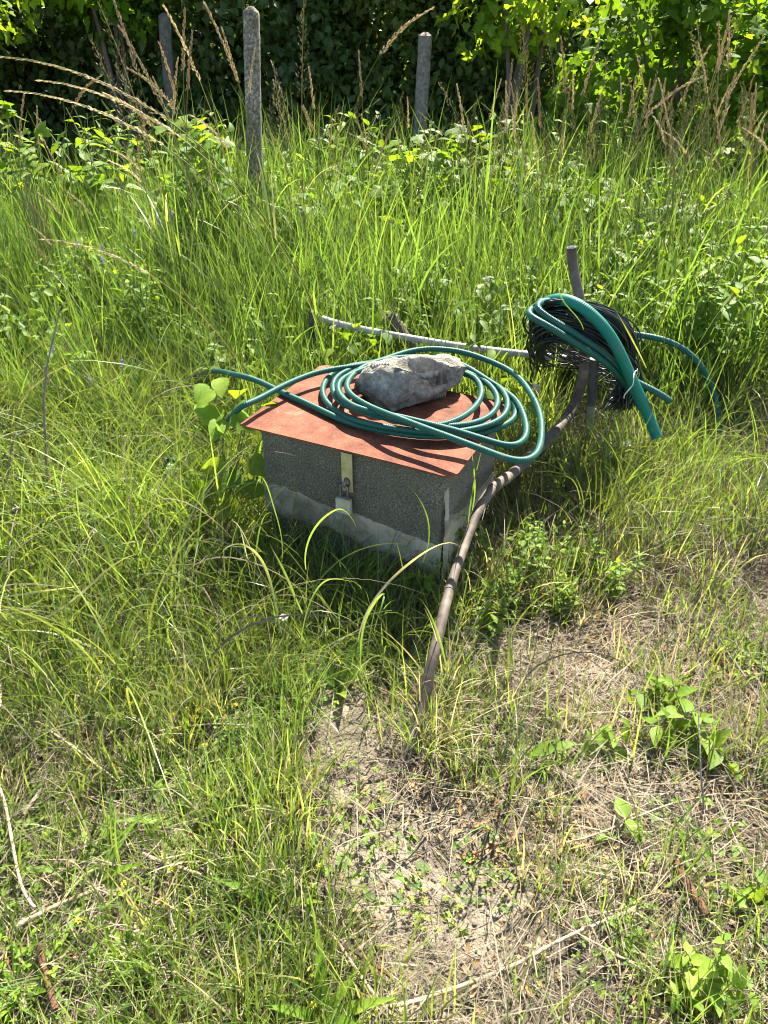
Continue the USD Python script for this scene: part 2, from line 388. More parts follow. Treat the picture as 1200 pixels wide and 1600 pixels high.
M['padlock'] = rough_mat('dull_padlock', [(.3, (.34, .30, .20)), (.7, (.48, .44, .32))], 50, 6, .5, .2, 90, .001, .5, metallic=.15)
M['shackle'] = rough_mat('shackle_steel', [(.3, (.10, .09, .08)), (.7, (.26, .25, .23))], 60, 5, .4, .2, metallic=.8)
M['bag'] = usdkit.material(stage, '/World/Looks/white_plastic', {'p': ('principled_bsdf', {'base_color': (.70, .71, .72), 'roughness': .4}), 't': ('translucent_bsdf', {'color': (.7, .7, .7)}), 'm': ('mix_closure', {'fac': .25})}, [('p.BSDF', 'm.closure1'), ('t.BSDF', 'm.closure2')], surface='m.closure')
M['tie'] = usdkit.material(stage, '/World/Looks/pale_tie', {'p': ('principled_bsdf', {'base_color': (.55, .52, .46), 'roughness': .5})}, surface='p.BSDF')

# ------------------------------------------------------------ ground
def axis(lo, hi, step, far):
    mid = np.arange(lo, hi + step / 2, step)
    out = np.cumsum(step * 1.22 ** np.arange(1, 45))
    out = out[out < far]
    return np.r_[lo - out[::-1], mid, hi + out]


gx, gy = axis(-1.3, 1.3, .018, 260), axis(.35, 2.6, .018, 260)
X, Yg = np.meshgrid(gx, gy, indexing='ij')
fine = 0.010 * (fbm(np.stack([X, Yg, 0 * X], -1) * 32, 3, 11) - .5) * np.exp(-np.maximum(np.hypot(X, Yg - 1.5) - 2, 0))
gv = np.stack([X, Yg, gz(X, Yg) + fine], -1).reshape(-1, 3)
ni, nj = X.shape
ii, jj = np.meshgrid(np.arange(ni - 1), np.arange(nj - 1), indexing='ij')
q = (ii * nj + jj).ravel()
gf = np.vstack([np.stack([q, q + nj, q + nj + 1], 1), np.stack([q, q + nj + 1, q + 1], 1)])
GROUND = tag(obj('ground', (gv, gf), M['soil']), 'dry pale soil of the plot under grass and straw', 'ground', kind='structure')

# ------------------------------------------------------------ hedge and trees behind
def shrub_crown(rng, centre, size, nclump, nper, leaf, leafsize, low=0.15, spread=0.30):
    """Leaves gathered in clumps over an uneven rounded volume."""
    u = rng.normal(size=(nclump, 3))
    u /= np.linalg.norm(u, axis=1, keepdims=True)
    rad = rng.uniform(.35, 1.0, nclump) ** .5 * (0.8 + 0.35 * noise(u * 2.2 + rng.uniform(0, 50)))
    c = u * rad[:, None] * np.asarray(size)
    c[:, 2] = np.maximum(c[:, 2], -size[2] * (1 - low))
    n = nclump * nper
    off = rng.normal(size=(n, 3))
    off /= np.linalg.norm(off, axis=1, keepdims=True)
    off *= (rng.uniform(.2, 1, n) ** .5)[:, None] * spread * np.repeat(rng.uniform(.6, 1.35, nclump), nper)[:, None]
    pos = np.repeat(c, nper, 0) + off
    out = pos / np.asarray(size)
    out /= np.linalg.norm(out, axis=1, keepdims=True) + 1e-6
    nrm = out * .55 + np.array([0, 0, .75]) + rng.normal(scale=.45, size=(n, 3))
    d = rng.normal(size=(n, 3)) + out * .6 + np.array([0, 0, -.7])
    R = frames(d, nrm)
    sc = leafsize * rng.uniform(.55, 1.25, n)
    pos = pos + np.asarray(centre)
    keep = pos[:, 2] > .03
    return pos[keep], R[keep], sc[keep]


def shrub(name, label, cat, seed, base, size, nclump, nper, leafsize, mat, group=None, leafparts=0, lift=None, spread=.3, template=None):
    rng = np.random.default_rng(seed)
    t = thing(name, label, cat, group, (base[0], base[1], float(gz(base[0], base[1]))))
    cz = lift if lift is not None else size[2] * .95
    tv, tf = template or lobed()
    pos, R, sc = shrub_crown(rng, (0, 0, cz), size, nclump, nper, None, leafsize, spread=spread)
    order = np.argsort(pos[:, 1] - 0.25 * pos[:, 2])
    k = leafparts
    for i in order[:k]:
        obj('leaf', stamp(tv, tf, pos[i:i + 1], R[i:i + 1], sc[i:i + 1]), mat, t)
    rest = order[k:]
    m = obj('crown', stamp(tv, tf, pos[rest], R[rest], sc[rest]), mat, t)
    m.SetCustomDataByKey('kind', 'stuff')
    for b in range(4):
        a = rng.uniform(0, 6.28)
        e = np.array([math.cos(a) * size[0] * .5, math.sin(a) * size[1] * .5, cz + rng.uniform(.1, .6) * size[2]])
        p = spline([[math.cos(a) * .06, math.sin(a) * .06, -.05], e * [.35, .35, .45] + rng.normal(scale=.05, size=3), e], 5)
        obj('trunk' if b == 0 else 'branch', tube(p, np.linspace(.035, .008, len(p)), 6), M['bark'], t)
    return t


HLEAF = ovate(3, .8, .25, .3)
hedge = [(-4.9, 7.6, 1.25, 1.25), (-3.5, 7.3, 1.1, 1.25), (-2.25, 7.5, 1.05, 1.4), (-1.1, 7.4, 1.0, 1.45), (.05, 7.6, 1.0, 1.5), (1.15, 7.5, .95, 1.35), (2.5, 8.9, 1.1, 1.06), (3.9, 9.0, 1.2, 1.02), (5.3, 9.0, 1.2, 1.05)]
hedge_words = ['far left end of the hedge', 'behind the long arching seed heads at left', 'behind the grey timber post at left', 'behind the tall concrete post', 'between the concrete post and the wooden post',
               'just right of the wooden post', 'behind the bright shrub at right', 'behind the right corner shrub', 'far right end of the hedge']
for i, (x, y, r, h) in enumerate(hedge):
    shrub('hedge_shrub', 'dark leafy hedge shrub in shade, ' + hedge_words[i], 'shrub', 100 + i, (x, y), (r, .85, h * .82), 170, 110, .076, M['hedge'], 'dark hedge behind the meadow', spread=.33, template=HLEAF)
for i, (x, y, r, h) in enumerate([(-5.5, 10.4, 2.0, 1.7), (-2.4, 10.6, 2.0, 1.9), (.6, 10.6, 1.9, 1.9), (3.5, 12.2, 1.9, 1.4), (6.4, 12.4, 2.0, 1.4)]):
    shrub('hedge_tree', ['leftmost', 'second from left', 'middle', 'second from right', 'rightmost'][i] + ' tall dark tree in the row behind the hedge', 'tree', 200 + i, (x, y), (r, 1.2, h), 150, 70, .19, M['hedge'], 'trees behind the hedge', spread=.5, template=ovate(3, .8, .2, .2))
for i, (x, y, r, h, lf, k, lab) in enumerate([
        (1.95, 5.75, .85, .86, .10, 200, 'bright backlit shrub with yellow-green leaves right of the wooden post'),
        (3.25, 5.9, .85, .90, .10, 160, 'sunlit leafy shrub at the right edge with one orange leaf'),
        (-3.7, 6.0, .8, .85, .09, 0, 'hazy sunlit shrub at the upper left edge')]):
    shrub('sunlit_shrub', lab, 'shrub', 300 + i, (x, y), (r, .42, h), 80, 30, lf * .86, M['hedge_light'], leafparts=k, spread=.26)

for i, (x, y, r, lf_, lab) in enumerate([(-2.9, 6.25, .55, 1.40, 'tall sapling with sunlit sprays in front of the hedge at upper left'), 
                                         (.95, 6.3, .5, 1.40, 'tall sapling with glowing leaves right of the wooden post'), (-2.0, 6.6, .4, 1.5, 'thin sapling with sparse lit leaves left of the concrete post')]):
    shrub('sapling', lab, 'sapling', 340 + i, (x, y), (r, .28, .34), 34, 20, .075, M['hedge_light'], lift=lf_, spread=.2)

# ------------------------------------------------------------ posts
def post(name, label, pts, half, mat, seed, cap=.02, material_name=None, cat='post', flat=1.0):
    p = resample(np.array(pts), .02)
    n = len(p)
    d = p[-1] - p[0]
    d = d / np.linalg.norm(d)
    x = np.cross(d, [0, 1, 0]); x /= np.linalg.norm(x)
    y = np.cross(d, x)
    a = np.arange(16) * 2 * np.pi / 16 + np.pi / 16
    sq = np.stack([np.cos(a), np.sin(a)], 1)
    sq = sq / (np.abs(sq) ** 5).sum(1, keepdims=True) ** .2
    L = np.linalg.norm(p - p[-1], axis=1)
    k = np.where(L < cap, np.sqrt(np.maximum(0.12, 1 - (1 - L / cap) ** 2)), 1)
    base = p[:, None] + half * k[:, None, None] * (sq[None, :, :1] * x + flat * sq[None, :, 1:] * y)
    base += (.006 * (fbm(base.reshape(-1, 3) * 45, 3, seed).reshape(n, 16) - .5) + .008 * (fbm(base.reshape(-1, 3) * 9, 2, seed).reshape(n, 16) - .5))[..., None] * (base - p[:, None]) / half
    v = np.vstack([base.reshape(-1, 3), p[-1][None] + d * .002])
    f = []
    for i in range(n - 1):
        for j in range(16):
            a0, b0 = i * 16 + j, i * 16 + (j + 1) % 16
            f += [(a0, b0, b0 + 16), (a0, b0 + 16, a0 + 16)]
    f += [((n - 1) * 16 + j, (n - 1) * 16 + (j + 1) % 16, n * 16) for j in range(16)]
    m = obj(name, (v - p[0], np.array(f)), mat, smooth=40)
    UsdGeom.Xformable(m).AddTranslateOp().Set(Gf.Vec3d(*map(float, p[0])))
    return tag(m, label, cat)


def post_line(px0, py0, px1, py1, y, z0=-.1):
    a, b = at_y(px0, py0, y), at_y(px1, py1, y)
    return [b + (b - a) * ((z0 - b[2]) / (b[2] - a[2])), a]


post('concrete_post', 'tall grey rough concrete post with rounded top standing in the grass', post_line(392, 10, 400, 335, 4.5), .039, M['post'], 1, .03)
post('wooden_post', 'shorter weathered grey wooden post leaning in front of the dark hedge', post_line(665, 50, 656, 205, 6.3), .047, M['old_wood'], 2, .006)
post('timber_post', 'dim grey timber post in hedge shade left of the concrete post', post_line(256, 20, 268, 170, 6.3), .038, M['dim_wood'], 3, .01)

# ------------------------------------------------------------ well box
FL, FR = np.array([-.4106, 1.937]), np.array([.182, 1.646])
EX = (FR - FL) / np.linalg.norm(FR - FL)
EY = np.array([-EX[1], EX[0]])
LW, LD, ZL = float(np.linalg.norm(FR - FL)), .462, .43
RB = math.atan2(EX[1], EX[0])
TH = .005                                           # plate thickness


def to_world(u, v, z):
    p = FL + u * EX + v * EY
    return np.array([p[0], p[1], z])


wb = thing('well_box', 'squat grey concrete block box with red steel lid standing in the grass', 'well box', None, (*FL, 0), RB)
u0, u1, v0, v1 = .045, LW - .035, .022, LD - .02
wallt = .07


def block_course(z0, z1, inset, seed):
    """A hollow square course of rough concrete."""
    from manifold3d import Manifold
    m = Manifold.cube([u1 - u0 - 2 * inset, v1 - v0 - 2 * inset, z1 - z0]).translate([u0 + inset, v0 + inset, z0])
    m = m - Manifold.cube([u1 - u0 - 2 * wallt, v1 - v0 - 2 * wallt, z1 - z0 + .2]).translate([u0 + wallt, v0 + wallt, z0 - .1])
    m = m.refine_to_length(.012)
    a = m.to_mesh()
    v, f = np.array(a.vert_properties[:, :3], float), np.array(a.tri_verts)
    c = np.array([(u0 + u1) / 2, (v0 + v1) / 2])
    hu, hv = (u1 - u0) / 2 - inset, (v1 - v0) / 2 - inset
    du, dv = (v[:, 0] - c[0]) / hu, (v[:, 1] - c[1]) / hv
    outer = np.maximum(np.abs(du), np.abs(dv)) > .985
    rnd = np.maximum(0, np.abs(du) - .965) / .035 * np.maximum(0, np.abs(dv) - .965) / .035
    v[:, 0] -= np.sign(du) * rnd * .007
    v[:, 1] -= np.sign(dv) * rnd * .007
    rel = (.006 * (fbm(v * 60, 3, seed) - .5) + .006 * (fbm(v * 12, 2, seed + 1) - .5)) * outer
    v[:, 0] += rel * np.where(np.abs(du) > .985, np.sign(du), 0)
    v[:, 1] += rel * np.where(np.abs(dv) > .985, np.sign(dv), 0)
    return v, f


ZJ = .185
obj('block', block_course(ZJ, ZL - TH - .002, 0, 21), M['concrete'], wb, smooth=35)
obj('block', block_course(-.12, ZJ, .004, 31), M['concrete'], wb, smooth=35)


def mortar_smear(name, length, upper, lower, place, seed, thick=.0035):
    nu, nv = 150, 16
    s = np.linspace(0, 1, nu)
    up = np.interp(s, *upper) + 0.008 * (fbm(np.stack([s * 4, 0 * s, 0 * s], 1), 2, seed) - .5) + .015 * (fbm(np.stack([s * 26, 0 * s, 0 * s], 1), 4, seed + 7) - .5)
    lo = np.interp(s, *lower) + .030 * (fbm(np.stack([s * 5, 0 * s + 3, 0 * s], 1), 2, seed + 1) - .5) + .018 * (fbm(np.stack([s * 24, 0 * s + 3, 0 * s], 1), 4, seed + 8) - .5)
    t = np.linspace(0, 1, nv)
    S, T = np.meshgrid(s, t, indexing='ij')
    Z = lo[:, None] + (up - lo)[:, None] * T
    edge = np.minimum(np.minimum(T, 1 - T) * 5, 1) ** .5
    D = -.005 + edge * (thick + .005) + .006 * (fbm(np.stack([S * length * 22, Z * 30, 0 * S], -1), 3, seed + 2) - .5) * edge
    v = place(S * length, Z, D).reshape(-1, 3)
    i, j = np.meshgrid(np.arange(nu - 1), np.arange(nv - 1), indexing='ij')
    k = (i * nv + j).ravel()
    f = np.vstack([np.stack([k, k + nv, k + nv + 1], 1), np.stack([k, k + nv + 1, k + 1], 1)])
    return obj(name, (v, f), M['mortar'], wb, smooth=True)


mortar_smear('mortar_band', u1 - u0 - .002, ([0, .12, .3, .5, .75, 1], [.232, .245, .225, .222, .205, .19]), ([0, .3, .6, .85, 1], [.135, .125, .105, .085, .06]),
             lambda s, z, d: np.stack([u0 + .001 + s, v0 - d, z], -1), 41)
mortar_smear('mortar_band', v1 - v0 - .002, ([0, .2, .5, .8, 1], [.30, .25, .23, .21, .2]), ([0, .4, 1], [.02, .06, .1]),
             lambda s, z, d: np.stack([u1 + d, v0 + .001 + s, z], -1), 51)
mortar_smear('mortar_band', .05, ([0, .3, .6, 1], [.34, .405, .40, .26]), ([0, .5, 1], [.16, .1, .12]),
             lambda s, z, d: np.stack([u1 + d * .7, v0 + .004 + s * .7, z], -1), 61, .003)

# lid: a slightly warped steel plate with a worn rounded corner
from shapely.geometry import Polygon as SPoly
corner = [(0, 0), (.012, -.004), (LW - .045, .006)]
corner += [(LW - .045 + .04 * math.sin(a), .046 - .04 * math.cos(a)) for a in np.linspace(.25, 1.35, 6)]
corner += [(LW - .002, LD - .03), (LW - .03, LD), (.02, LD), (.004, LD - .02)]
lp = trimesh.creation.extrude_polygon(SPoly(corner), TH, engine='earcut')
lv, lf = trimesh.remesh.subdivide_to_size(np.array(lp.vertices), np.array(lp.faces), .03)
lv[:, 2] += ZL - TH + .004 * (fbm(np.c_[lv[:, :2] * 3, 0 * lv[:, 0]], 2, 5) - .5) - .004 * np.exp(-((lv[:, 0] - LW) ** 2 + lv[:, 1] ** 2) / .01)
lid = obj('lid', (lv, lf), M['lid'], wb, smooth=20)
# hasp strap hangs from the lid's front edge, staple comes out of the wall through it
hp = np.array([at_z(530, 712, ZL)[0], at_z(530, 712, ZL)[1]]) - FL
hu = float(hp @ EX)
sv, sf = box((.034, .004, .125), (hu, v0 - .012, ZL - .075), .0008)
strap = obj('hasp_strap', (sv, sf), M['brass'], lid, smooth=20)
SL = np.array([hu + .001, v0 - .016, ZL - .106])
a = np.linspace(0, np.pi, 11)
obj('slot_rim', (lambda p: tube(p, .0022, 6))(np.stack([hu + .008 * np.cos(np.linspace(0, 2 * np.pi, 15)), 0 * np.linspace(0, 1, 15) + v0 - .0145, ZL - .106 + .015 * np.sin(np.linspace(0, 2 * np.pi, 15))], 1)), M['dark_steel'], lid)
st_p = np.stack([0 * a + hu, v0 - .008 - .022 * np.sin(a), ZL - .106 + .012 * np.cos(a)], 1)
obj('staple', tube(st_p, .0042, 8), M['shackle'], wb)
pl = thing('padlock', 'dull brass padlock hanging from the hasp on the front of the box', 'padlock', None, (*to_world(hu, v0 - .026, 0)[:2], ZL - .110), RB)
bv, bf = box((.047, .019, .050), (-.006, 0, -.068), .0035)
obj('padlock_body', (bv, bf), M['padlock'], pl, smooth=30)
a = np.linspace(0, np.pi, 15)
sh = np.vstack([[[.0115, 0, -.047]], np.stack([.0115 * np.cos(a), 0 * a, -.014 + .0145 * np.sin(a)], 1), [[-.0115, 0, -.047]]]) + [-.004, 0, 0]
obj('shackle', tube(resample(sh, .003), .0042, 8), M['shackle'], pl)

# ------------------------------------------------------------ coiled hose on the lid
R0 = .0090


def coil_path():
    C, Lr = [], 0.0
    def add(pts, z0, z1=None):
        z1 = z0 if z1 is None else z1
        for k, (x, y) in enumerate(pts):
            z = z0 + (z1 - z0) * k / max(1, len(pts) - 1)
            C.append(at_z(350 + x / 2.4, 350 + y / 2.4, ZL + z))
    b = .012
    C.append(at_z(292, 596, ZL - .34)); C.append(at_z(315, 584, ZL - .22)); C.append(at_z(342, 580, ZL - .10)); C.append(at_z(366, 585, ZL - .02))
    add([(75, 572), (130, 590), (215, 630), (330, 682)], .006, b)
    add([(450, 737), (560, 768), (690, 790), (820, 797), (960, 782), (1050, 755), (1092, 715), (1080, 665), (1040, 625)], b)
    add([(960, 570), (850, 530), (700, 512), (560, 520), (450, 540), (388, 580), (370, 625), (385, 668), (440, 712)], b, b + .006)
    add([(550, 750), (680, 772), (820, 782), (940, 768), (1025, 738), (1062, 692), (1050, 635), (1000, 592)], b + .02)
    add([(900, 545), (770, 517), (640, 515), (510, 535), (430, 570), (408, 612), (425, 655), (480, 690)], b + .02)
    add([(580, 720), (720, 752), (850, 758), (950, 742), (1010, 705), (1025, 655), (1000, 610), (950, 575)], b + .026)
    add([(840, 535), (720, 520), (600, 525), (500, 550), (442, 590), (432, 625), (460, 665), (530, 705)], b + .036)
    add([(640, 735), (760, 757), (845, 745), (920, 705), (960, 655), (962, 610), (935, 575), (890, 556)], b + .032)
    add([(780, 525), (650, 515), (540, 540), (455, 575), (428, 610), (446, 655), (520, 695), (640, 720)], b + .045)
    add([(760, 748), (880, 778), (1000, 815), (1080, 830), (1125, 806), (1133, 755), (1112, 690), (1070, 640)], b + .05, b + .01)
    add([(980, 580), (870, 520), (740, 500), (600, 510), (510, 545), (466, 590), (464, 622), (495, 655), (565, 693)], b + .03, b + .055)
    add([(650, 726), (750, 764), (870, 808), (1000, 857), (1100, 886), (1160, 872), (1190, 800), (1182, 705), (1140, 620)], b + .062, b + .03)
    add([(1070, 550), (960, 500), (860, 474), (740, 470), (640, 494), (540, 524), (440, 540), (350, 557), (270, 585), (200, 618), (130, 655), (75, 680)], b + .02, b + .035)
    C.append(at_z(364, 648, ZL - .03))
    C.append(at_z(348, 668, ZL - .12))
    C.append(at_z(338, 690, ZL - .25))
    return np.array(C)


def hose(path, radius, pitch, step=.006, sides=12):
    p = resample(spline(path, 10), step)
    v, f, st = tube(p, radius, sides, uv=True)
    return (v, f), np.stack([(st[:, 0] / pitch + st[:, 1]) * .31416, 0 * st[:, 0]], 1)


cp = coil_path()
m, st = hose(cp, R0, .0052)
tag(obj('garden_hose', m, M['hose'], uv=st), 'ribbed green garden hose lying coiled round the rock on the red lid', 'hose')

# ------------------------------------------------------------ rock on the lid
def rock():
    def P(px, py, z, y=None):
        return at_z(px, py, z)
    pts = []
    # bottom outline on the lid, then shoulders, then rim (photo pixel, height)
    for px, py, z in [(566, 622, ZL), (590, 636, ZL), (614, 645, ZL), (660, 628, ZL + .004), (702, 614, ZL + .018), (600, 600, ZL), (690, 600, ZL),
                      (549, 606, ZL + .045), (552, 592, ZL + .08), (571, 571, ZL + .115), (606, 567, ZL + .13), (640, 577, ZL + .128), (668, 581, ZL + .118),
                      (700, 577, ZL + .10), (731, 570, ZL + .085), (735, 577, ZL + .065), (722, 600, ZL + .03), (690, 556, ZL + .10), (640, 555, ZL + .115), (712, 561, ZL + .085), (600, 559, ZL + .115)]:
        pts.append(P(px, py, z))
    pts = np.array(pts)
    back = pts[[5, 10, 17, 18, 19]] + np.array([.02, .11, -.05])
    back[:, 2] = np.clip(back[:, 2], ZL + .01, ZL + .07)
    hull = trimesh.convex.convex_hull(np.vstack([pts, back]))
    v, f = trimesh.remesh.subdivide_to_size(np.array(hull.vertices), np.array(hull.faces), .011)
    m = trimesh.Trimesh(v, f, process=True)
    m.merge_vertices()
    v0_ = np.array(m.vertices)
    trimesh.smoothing.filter_taubin(m, iterations=1)
    v, n = np.array(m.vertices), np.array(m.vertex_normals)
    # chipped hollow in the top
    hc = at_z(668, 567, ZL + .12)
    ax = at_z(715, 566, ZL + .12) - hc
    L = np.linalg.norm(ax); ax /= L
    ay = np.array([-ax[1], ax[0], 0])
    d = v - hc
    e = np.sqrt((d @ ax / (L * 1.05)) ** 2 + (d @ ay / .062) ** 2)
    v[:, 2] -= np.where(n[:, 2] > .25, .055 * np.clip(1 - e ** 2, 0, 1) ** .6, 0)
    # fracture facets and grain
    r = np.abs(noise(v * 17 + 3, 4) - .5) * 2
    v += n * (.030 * (fbm(v * 9, 3, 8) - .5) + .020 * (r - .5) + .012 * (fbm(v * 45, 3, 9) - .5))[:, None]
    v[:, 2] = np.maximum(v[:, 2], ZL + .001)
    o = np.array([v[:, 0].mean(), v[:, 1].mean(), ZL])
    return (v - o, np.array(m.faces)), o


rm, ro = rock()
rk = obj('rock', rm, M['rock'], smooth=32)
UsdGeom.Xformable(rk).AddTranslateOp().Set(Gf.Vec3d(*map(float, ro)))
tag(rk, 'rough grey boulder with a chipped hollow top weighing down the lid', 'rock')

# ------------------------------------------------------------ bent grey pipe
pp = [at_z(631, 1205, -.01), at_z(638, 1180, .02), at_y(657, 1110, 1.20), at_y(681, 1010, 1.31), at_y(703, 920, 1.47), at_y(727, 850, 1.63), at_y(757, 780, 1.79), at_y(800, 740, 2.0), at_y(852, 690, 2.2),
      at_y(893, 640, 2.38), at_y(911, 590, 2.47), at_y(914, 540, 2.52), at_y(906, 470, 2.55), at_y(898, 430, 2.57), at_y(893, 386, 2.58)]
p = resample(spline(pp, 8), .012)
rad = np.interp(np.linspace(0, 1, len(p)), [0, .1, .3, .55, .8, 1], [.0150, .0138, .0125, .0175, .0182, .0165])
rad = rad * (1 + .05 * np.sin(np.linspace(0, 70, len(p))) * (noise(p * 4) - .3))
PIPE = p
pt = thing('bent_pipe', 'thick grey-brown plastic pipe curving from the soil past the box', 'pipe')
obj('pipe_run', tube(p, rad, 14, seed=2, rough=.05), M['pipe'], pt, smooth=50)
for k in (0.22, .42, .47, .63, .70):
    i = int(k * len(p))
    obj('pipe_ridge', tube(p[i:i + 3], rad[i] * 1.10, 14), M['pipe'], pt, smooth=50)

td = (p[-1] - p[-2]) / np.linalg.norm(p[-1] - p[-2])
obj('pipe_mouth', tube(np.array([p[-1] + td * .0006, p[-1] + td * .0016]), .0125, 14), M['tubing'], pt, smooth=False)
# pale galvanised pipe lying across behind the box, and its stakes
zp = np.array([at_z(505, 498, .35), at_z(560, 513, .36), at_z(640, 528, .36), at_z(720, 541, .36), at_z(800, 551, .36), at_z(888, 560, .36)])
zt = thing('galvanised_pipe', 'thin pale galvanised pipe lying level behind the box and rock', 'pipe')
obj('pipe_run', tube(resample(spline(zp, 6), .02), .0125, 12), M['zinc'], zt)
dvec = (zp[-1] - zp[-2]) / np.linalg.norm(zp[-1] - zp[-2])
obj('pipe_joint', tube(np.array([zp[-1] - dvec * .003, zp[-1] + dvec * .06]), .019, 12), M['dark_steel'], zt, smooth=40)
stk = thing('metal_stake', 'upright dull metal stake with dark top under the coil of tubing', 'stake')
s0, s1 = at_y(916, 745, 2.44), at_y(929, 560, 2.44)
s0 = s0 + (s0 - s1) * ((-.05 - s0[2]) / (s0[2] - s1[2]))
sm = s0 + (s1 - s0) * .62
obj('stake_shaft', tube(resample([s0, sm], .03), .0135, 10, seed=3, rough=.05), M['stake'], stk, smooth=50)
obj('stake_top', tube(resample([sm, s1], .03), .0165, 10), M['dark_steel'], stk, smooth=50)
tag(obj('rotten_stake', tube(resample([at_y(664, 590, 2.84), at_y(645, 545, 2.84), at_y(606, 492, 2.84)], .02), .026, 10, seed=5, rough=.18), M['dark_wood'], smooth=50), 'dark rotten wooden stake leaning behind the rock', 'stake')
tag(obj('thin_stake', tube(resample([at_y(489, 560, 2.9), at_y(487, 486, 2.9)], .02), .013, 8, seed=6, rough=.15), M['dark_wood'], smooth=50), 'thin dark stake standing in grass left of the rock', 'stake')

# ------------------------------------------------------------ thick hose, thin hose and black tubing bundle on the pipe
rng = np.random.default_rng(5)
tie_c = at_y(983, 582, 2.40)
tb = thing('tubing_coil', 'tangled coil of thin black irrigation tubing draped over the pipe', 'tubing coil')
for k in range(150):
    q_ = rng.uniform(-.45, 1)                   # which strand of the flat bundle: 0 outermost, 1 lowest
    dep = 2.31 + .16 * rng.uniform()
    back = dep + .10 + .12 * rng.uniform()
    A = at_y(845 + 7 * rng.normal(), 486 + (58 * q_ if q_ > 0 else 10 * q_), dep + .06)
    T1 = at_y(862 + 8 * rng.normal(), 472 + (62 * q_ if q_ > 0 else 4 * q_), dep + .03)
    o_ = max(0, -q_)
    T2 = at_y(908 + 40 * o_ + 6 * rng.normal(), 480 + (66 * q_ if q_ > 0 else 10 * q_), dep + .1 * o_)
    T3 = at_y(955 - 12 * q_ + 62 * o_ + 4 * rng.normal(), 516 + (46 * q_ if q_ > 0 else 0), dep + .1 * o_)
    B = tie_c + rng.normal(scale=.013, size=3) + [0, .015, 0]
    E = at_y(968 + 13 * rng.normal(), 622 + 20 * rng.uniform(), 2.40 + .04 * rng.normal())
    F = A + np.array([.005 + .03 * rng.uniform(), .05, -.05 - .08 * rng.uniform()])
    path = [F, A, T1, T2, T3, B, E]
    if k % 4 == 0:                              # the turn's far side, hanging behind the pipe
        path = [at_y(962, 590 + 14 * rng.normal(), back), at_y(915 + 12 * rng.normal(), 556 + 22 * rng.uniform(), back + .02), F + [.01, .02, 0]] + path[1:]
    path = np.array(path) + rng.normal(scale=.0022, size=(len(path), 3))
    obj('tube', tube(resample(spline(path, 7), .016), rng.uniform(.0021, .0031), 5, caps=False), M['tubing'], tb)
th = thing('thick_hose', 'wide green suction hose arching over the black tubing, cut end hanging down', 'hose')
tp = [at_y(842, 486, 2.50), at_y(853, 473, 2.43), at_y(872, 468, 2.38), at_y(897, 473, 2.33), at_y(925, 492, 2.30), at_y(950, 520, 2.28), at_y(970, 555, 2.28), at_y(986, 590, 2.29), at_y(1000, 620, 2.29), at_y(1013, 650, 2.28), at_y(1026, 683, 2.26)]
m, st = hose(tp, .0183, .0062, .008, 18)
obj('hose_run', m, M['thick_hose'], th, uv=st)
bp = np.array(tp[-1]); bd = np.array(tp[-1]) - np.array(tp[-2]); bd /= np.linalg.norm(bd)
obj('hose_mouth', tube(np.array([bp + bd * .0005, bp + bd * .0012]), .0135, 16), M['tubing'], th, smooth=False)
for label, pts in (('thin green hose with cut end looped over the black tubing coil', [(905, 505, 2.47), (872, 474, 2.43), (848, 472, 2.36), (841, 482, 2.31), (858, 497, 2.29), (885, 513, 2.28), (915, 532, 2.28), (945, 553, 2.29), (970, 578, 2.31), (990, 594, 2.32), (1015, 607, 2.31), (1047, 627, 2.30)]),
                   ('short green hose strand lowest on the black tubing coil', [(845, 470, 2.46), (832, 482, 2.38), (829, 493, 2.30), (848, 505, 2.27), (880, 524, 2.26), (915, 546, 2.26), (945, 566, 2.28), (970, 590, 2.32), (985, 612, 2.36), (1003, 640, 2.38)])):
    m, st = hose([at_y(*q_) for q_ in pts], .0108, .0055, .007, 12)
    tag(obj('thin_hose', m, M['hose'], uv=st), label, 'hose')
m, st = hose([at_y(980, 520, 2.72), at_y(1003, 524, 2.72), at_y(1045, 534, 2.72), at_y(1085, 560, 2.70), at_y(1110, 600, 2.66), at_y(1121, 645, 2.60), at_y(1118, 700, 2.5), at_y(1105, 745, 2.42), at_z(1075, 800, .03), at_z(1030, 826, .03), at_z(1000, 808, .03), at_z(978, 780, .03), at_z(955, 762, .03), at_z(920, 750, .03)], .0115, .0055)
tag(obj('hanging_hose', m, M['hose'], uv=st), 'loop of green hose drooping into the grass at right of the tubing coil', 'hose')
tie = [tie_c + .030 * np.array([math.cos(t) * .9, math.sin(t) * .9, math.sin(t) * .35 + math.cos(t) * .25]) for t in np.linspace(0, 6.0, 16)]
tie += [at_y(990, 588, 2.24), at_y(989, 600, 2.23), at_y(980, 612, 2.23), at_y(975, 622, 2.24)]
tag(obj('cable_tie', tube(resample(spline(tie, 5), .004), .0018, 6), M['tie']), 'pale tie wrapped round the hoses with its loose tail curling down', 'tie')

# ------------------------------------------------------------ white bag and rubble left of the box
def crumple(seed, size, n=4, amp=.30):
    m = trimesh.creation.icosphere(n)
    v = np.array(m.vertices)
    r = 1 + amp * (np.abs(noise(v * 2.2 + seed, seed) - .5) * 2 - .5) + amp * .6 * (np.abs(noise(v * 5 + seed, seed + 1) - .5) * 2 - .5)
    return v * r[:, None] * np.asarray(size), np.array(m.faces)


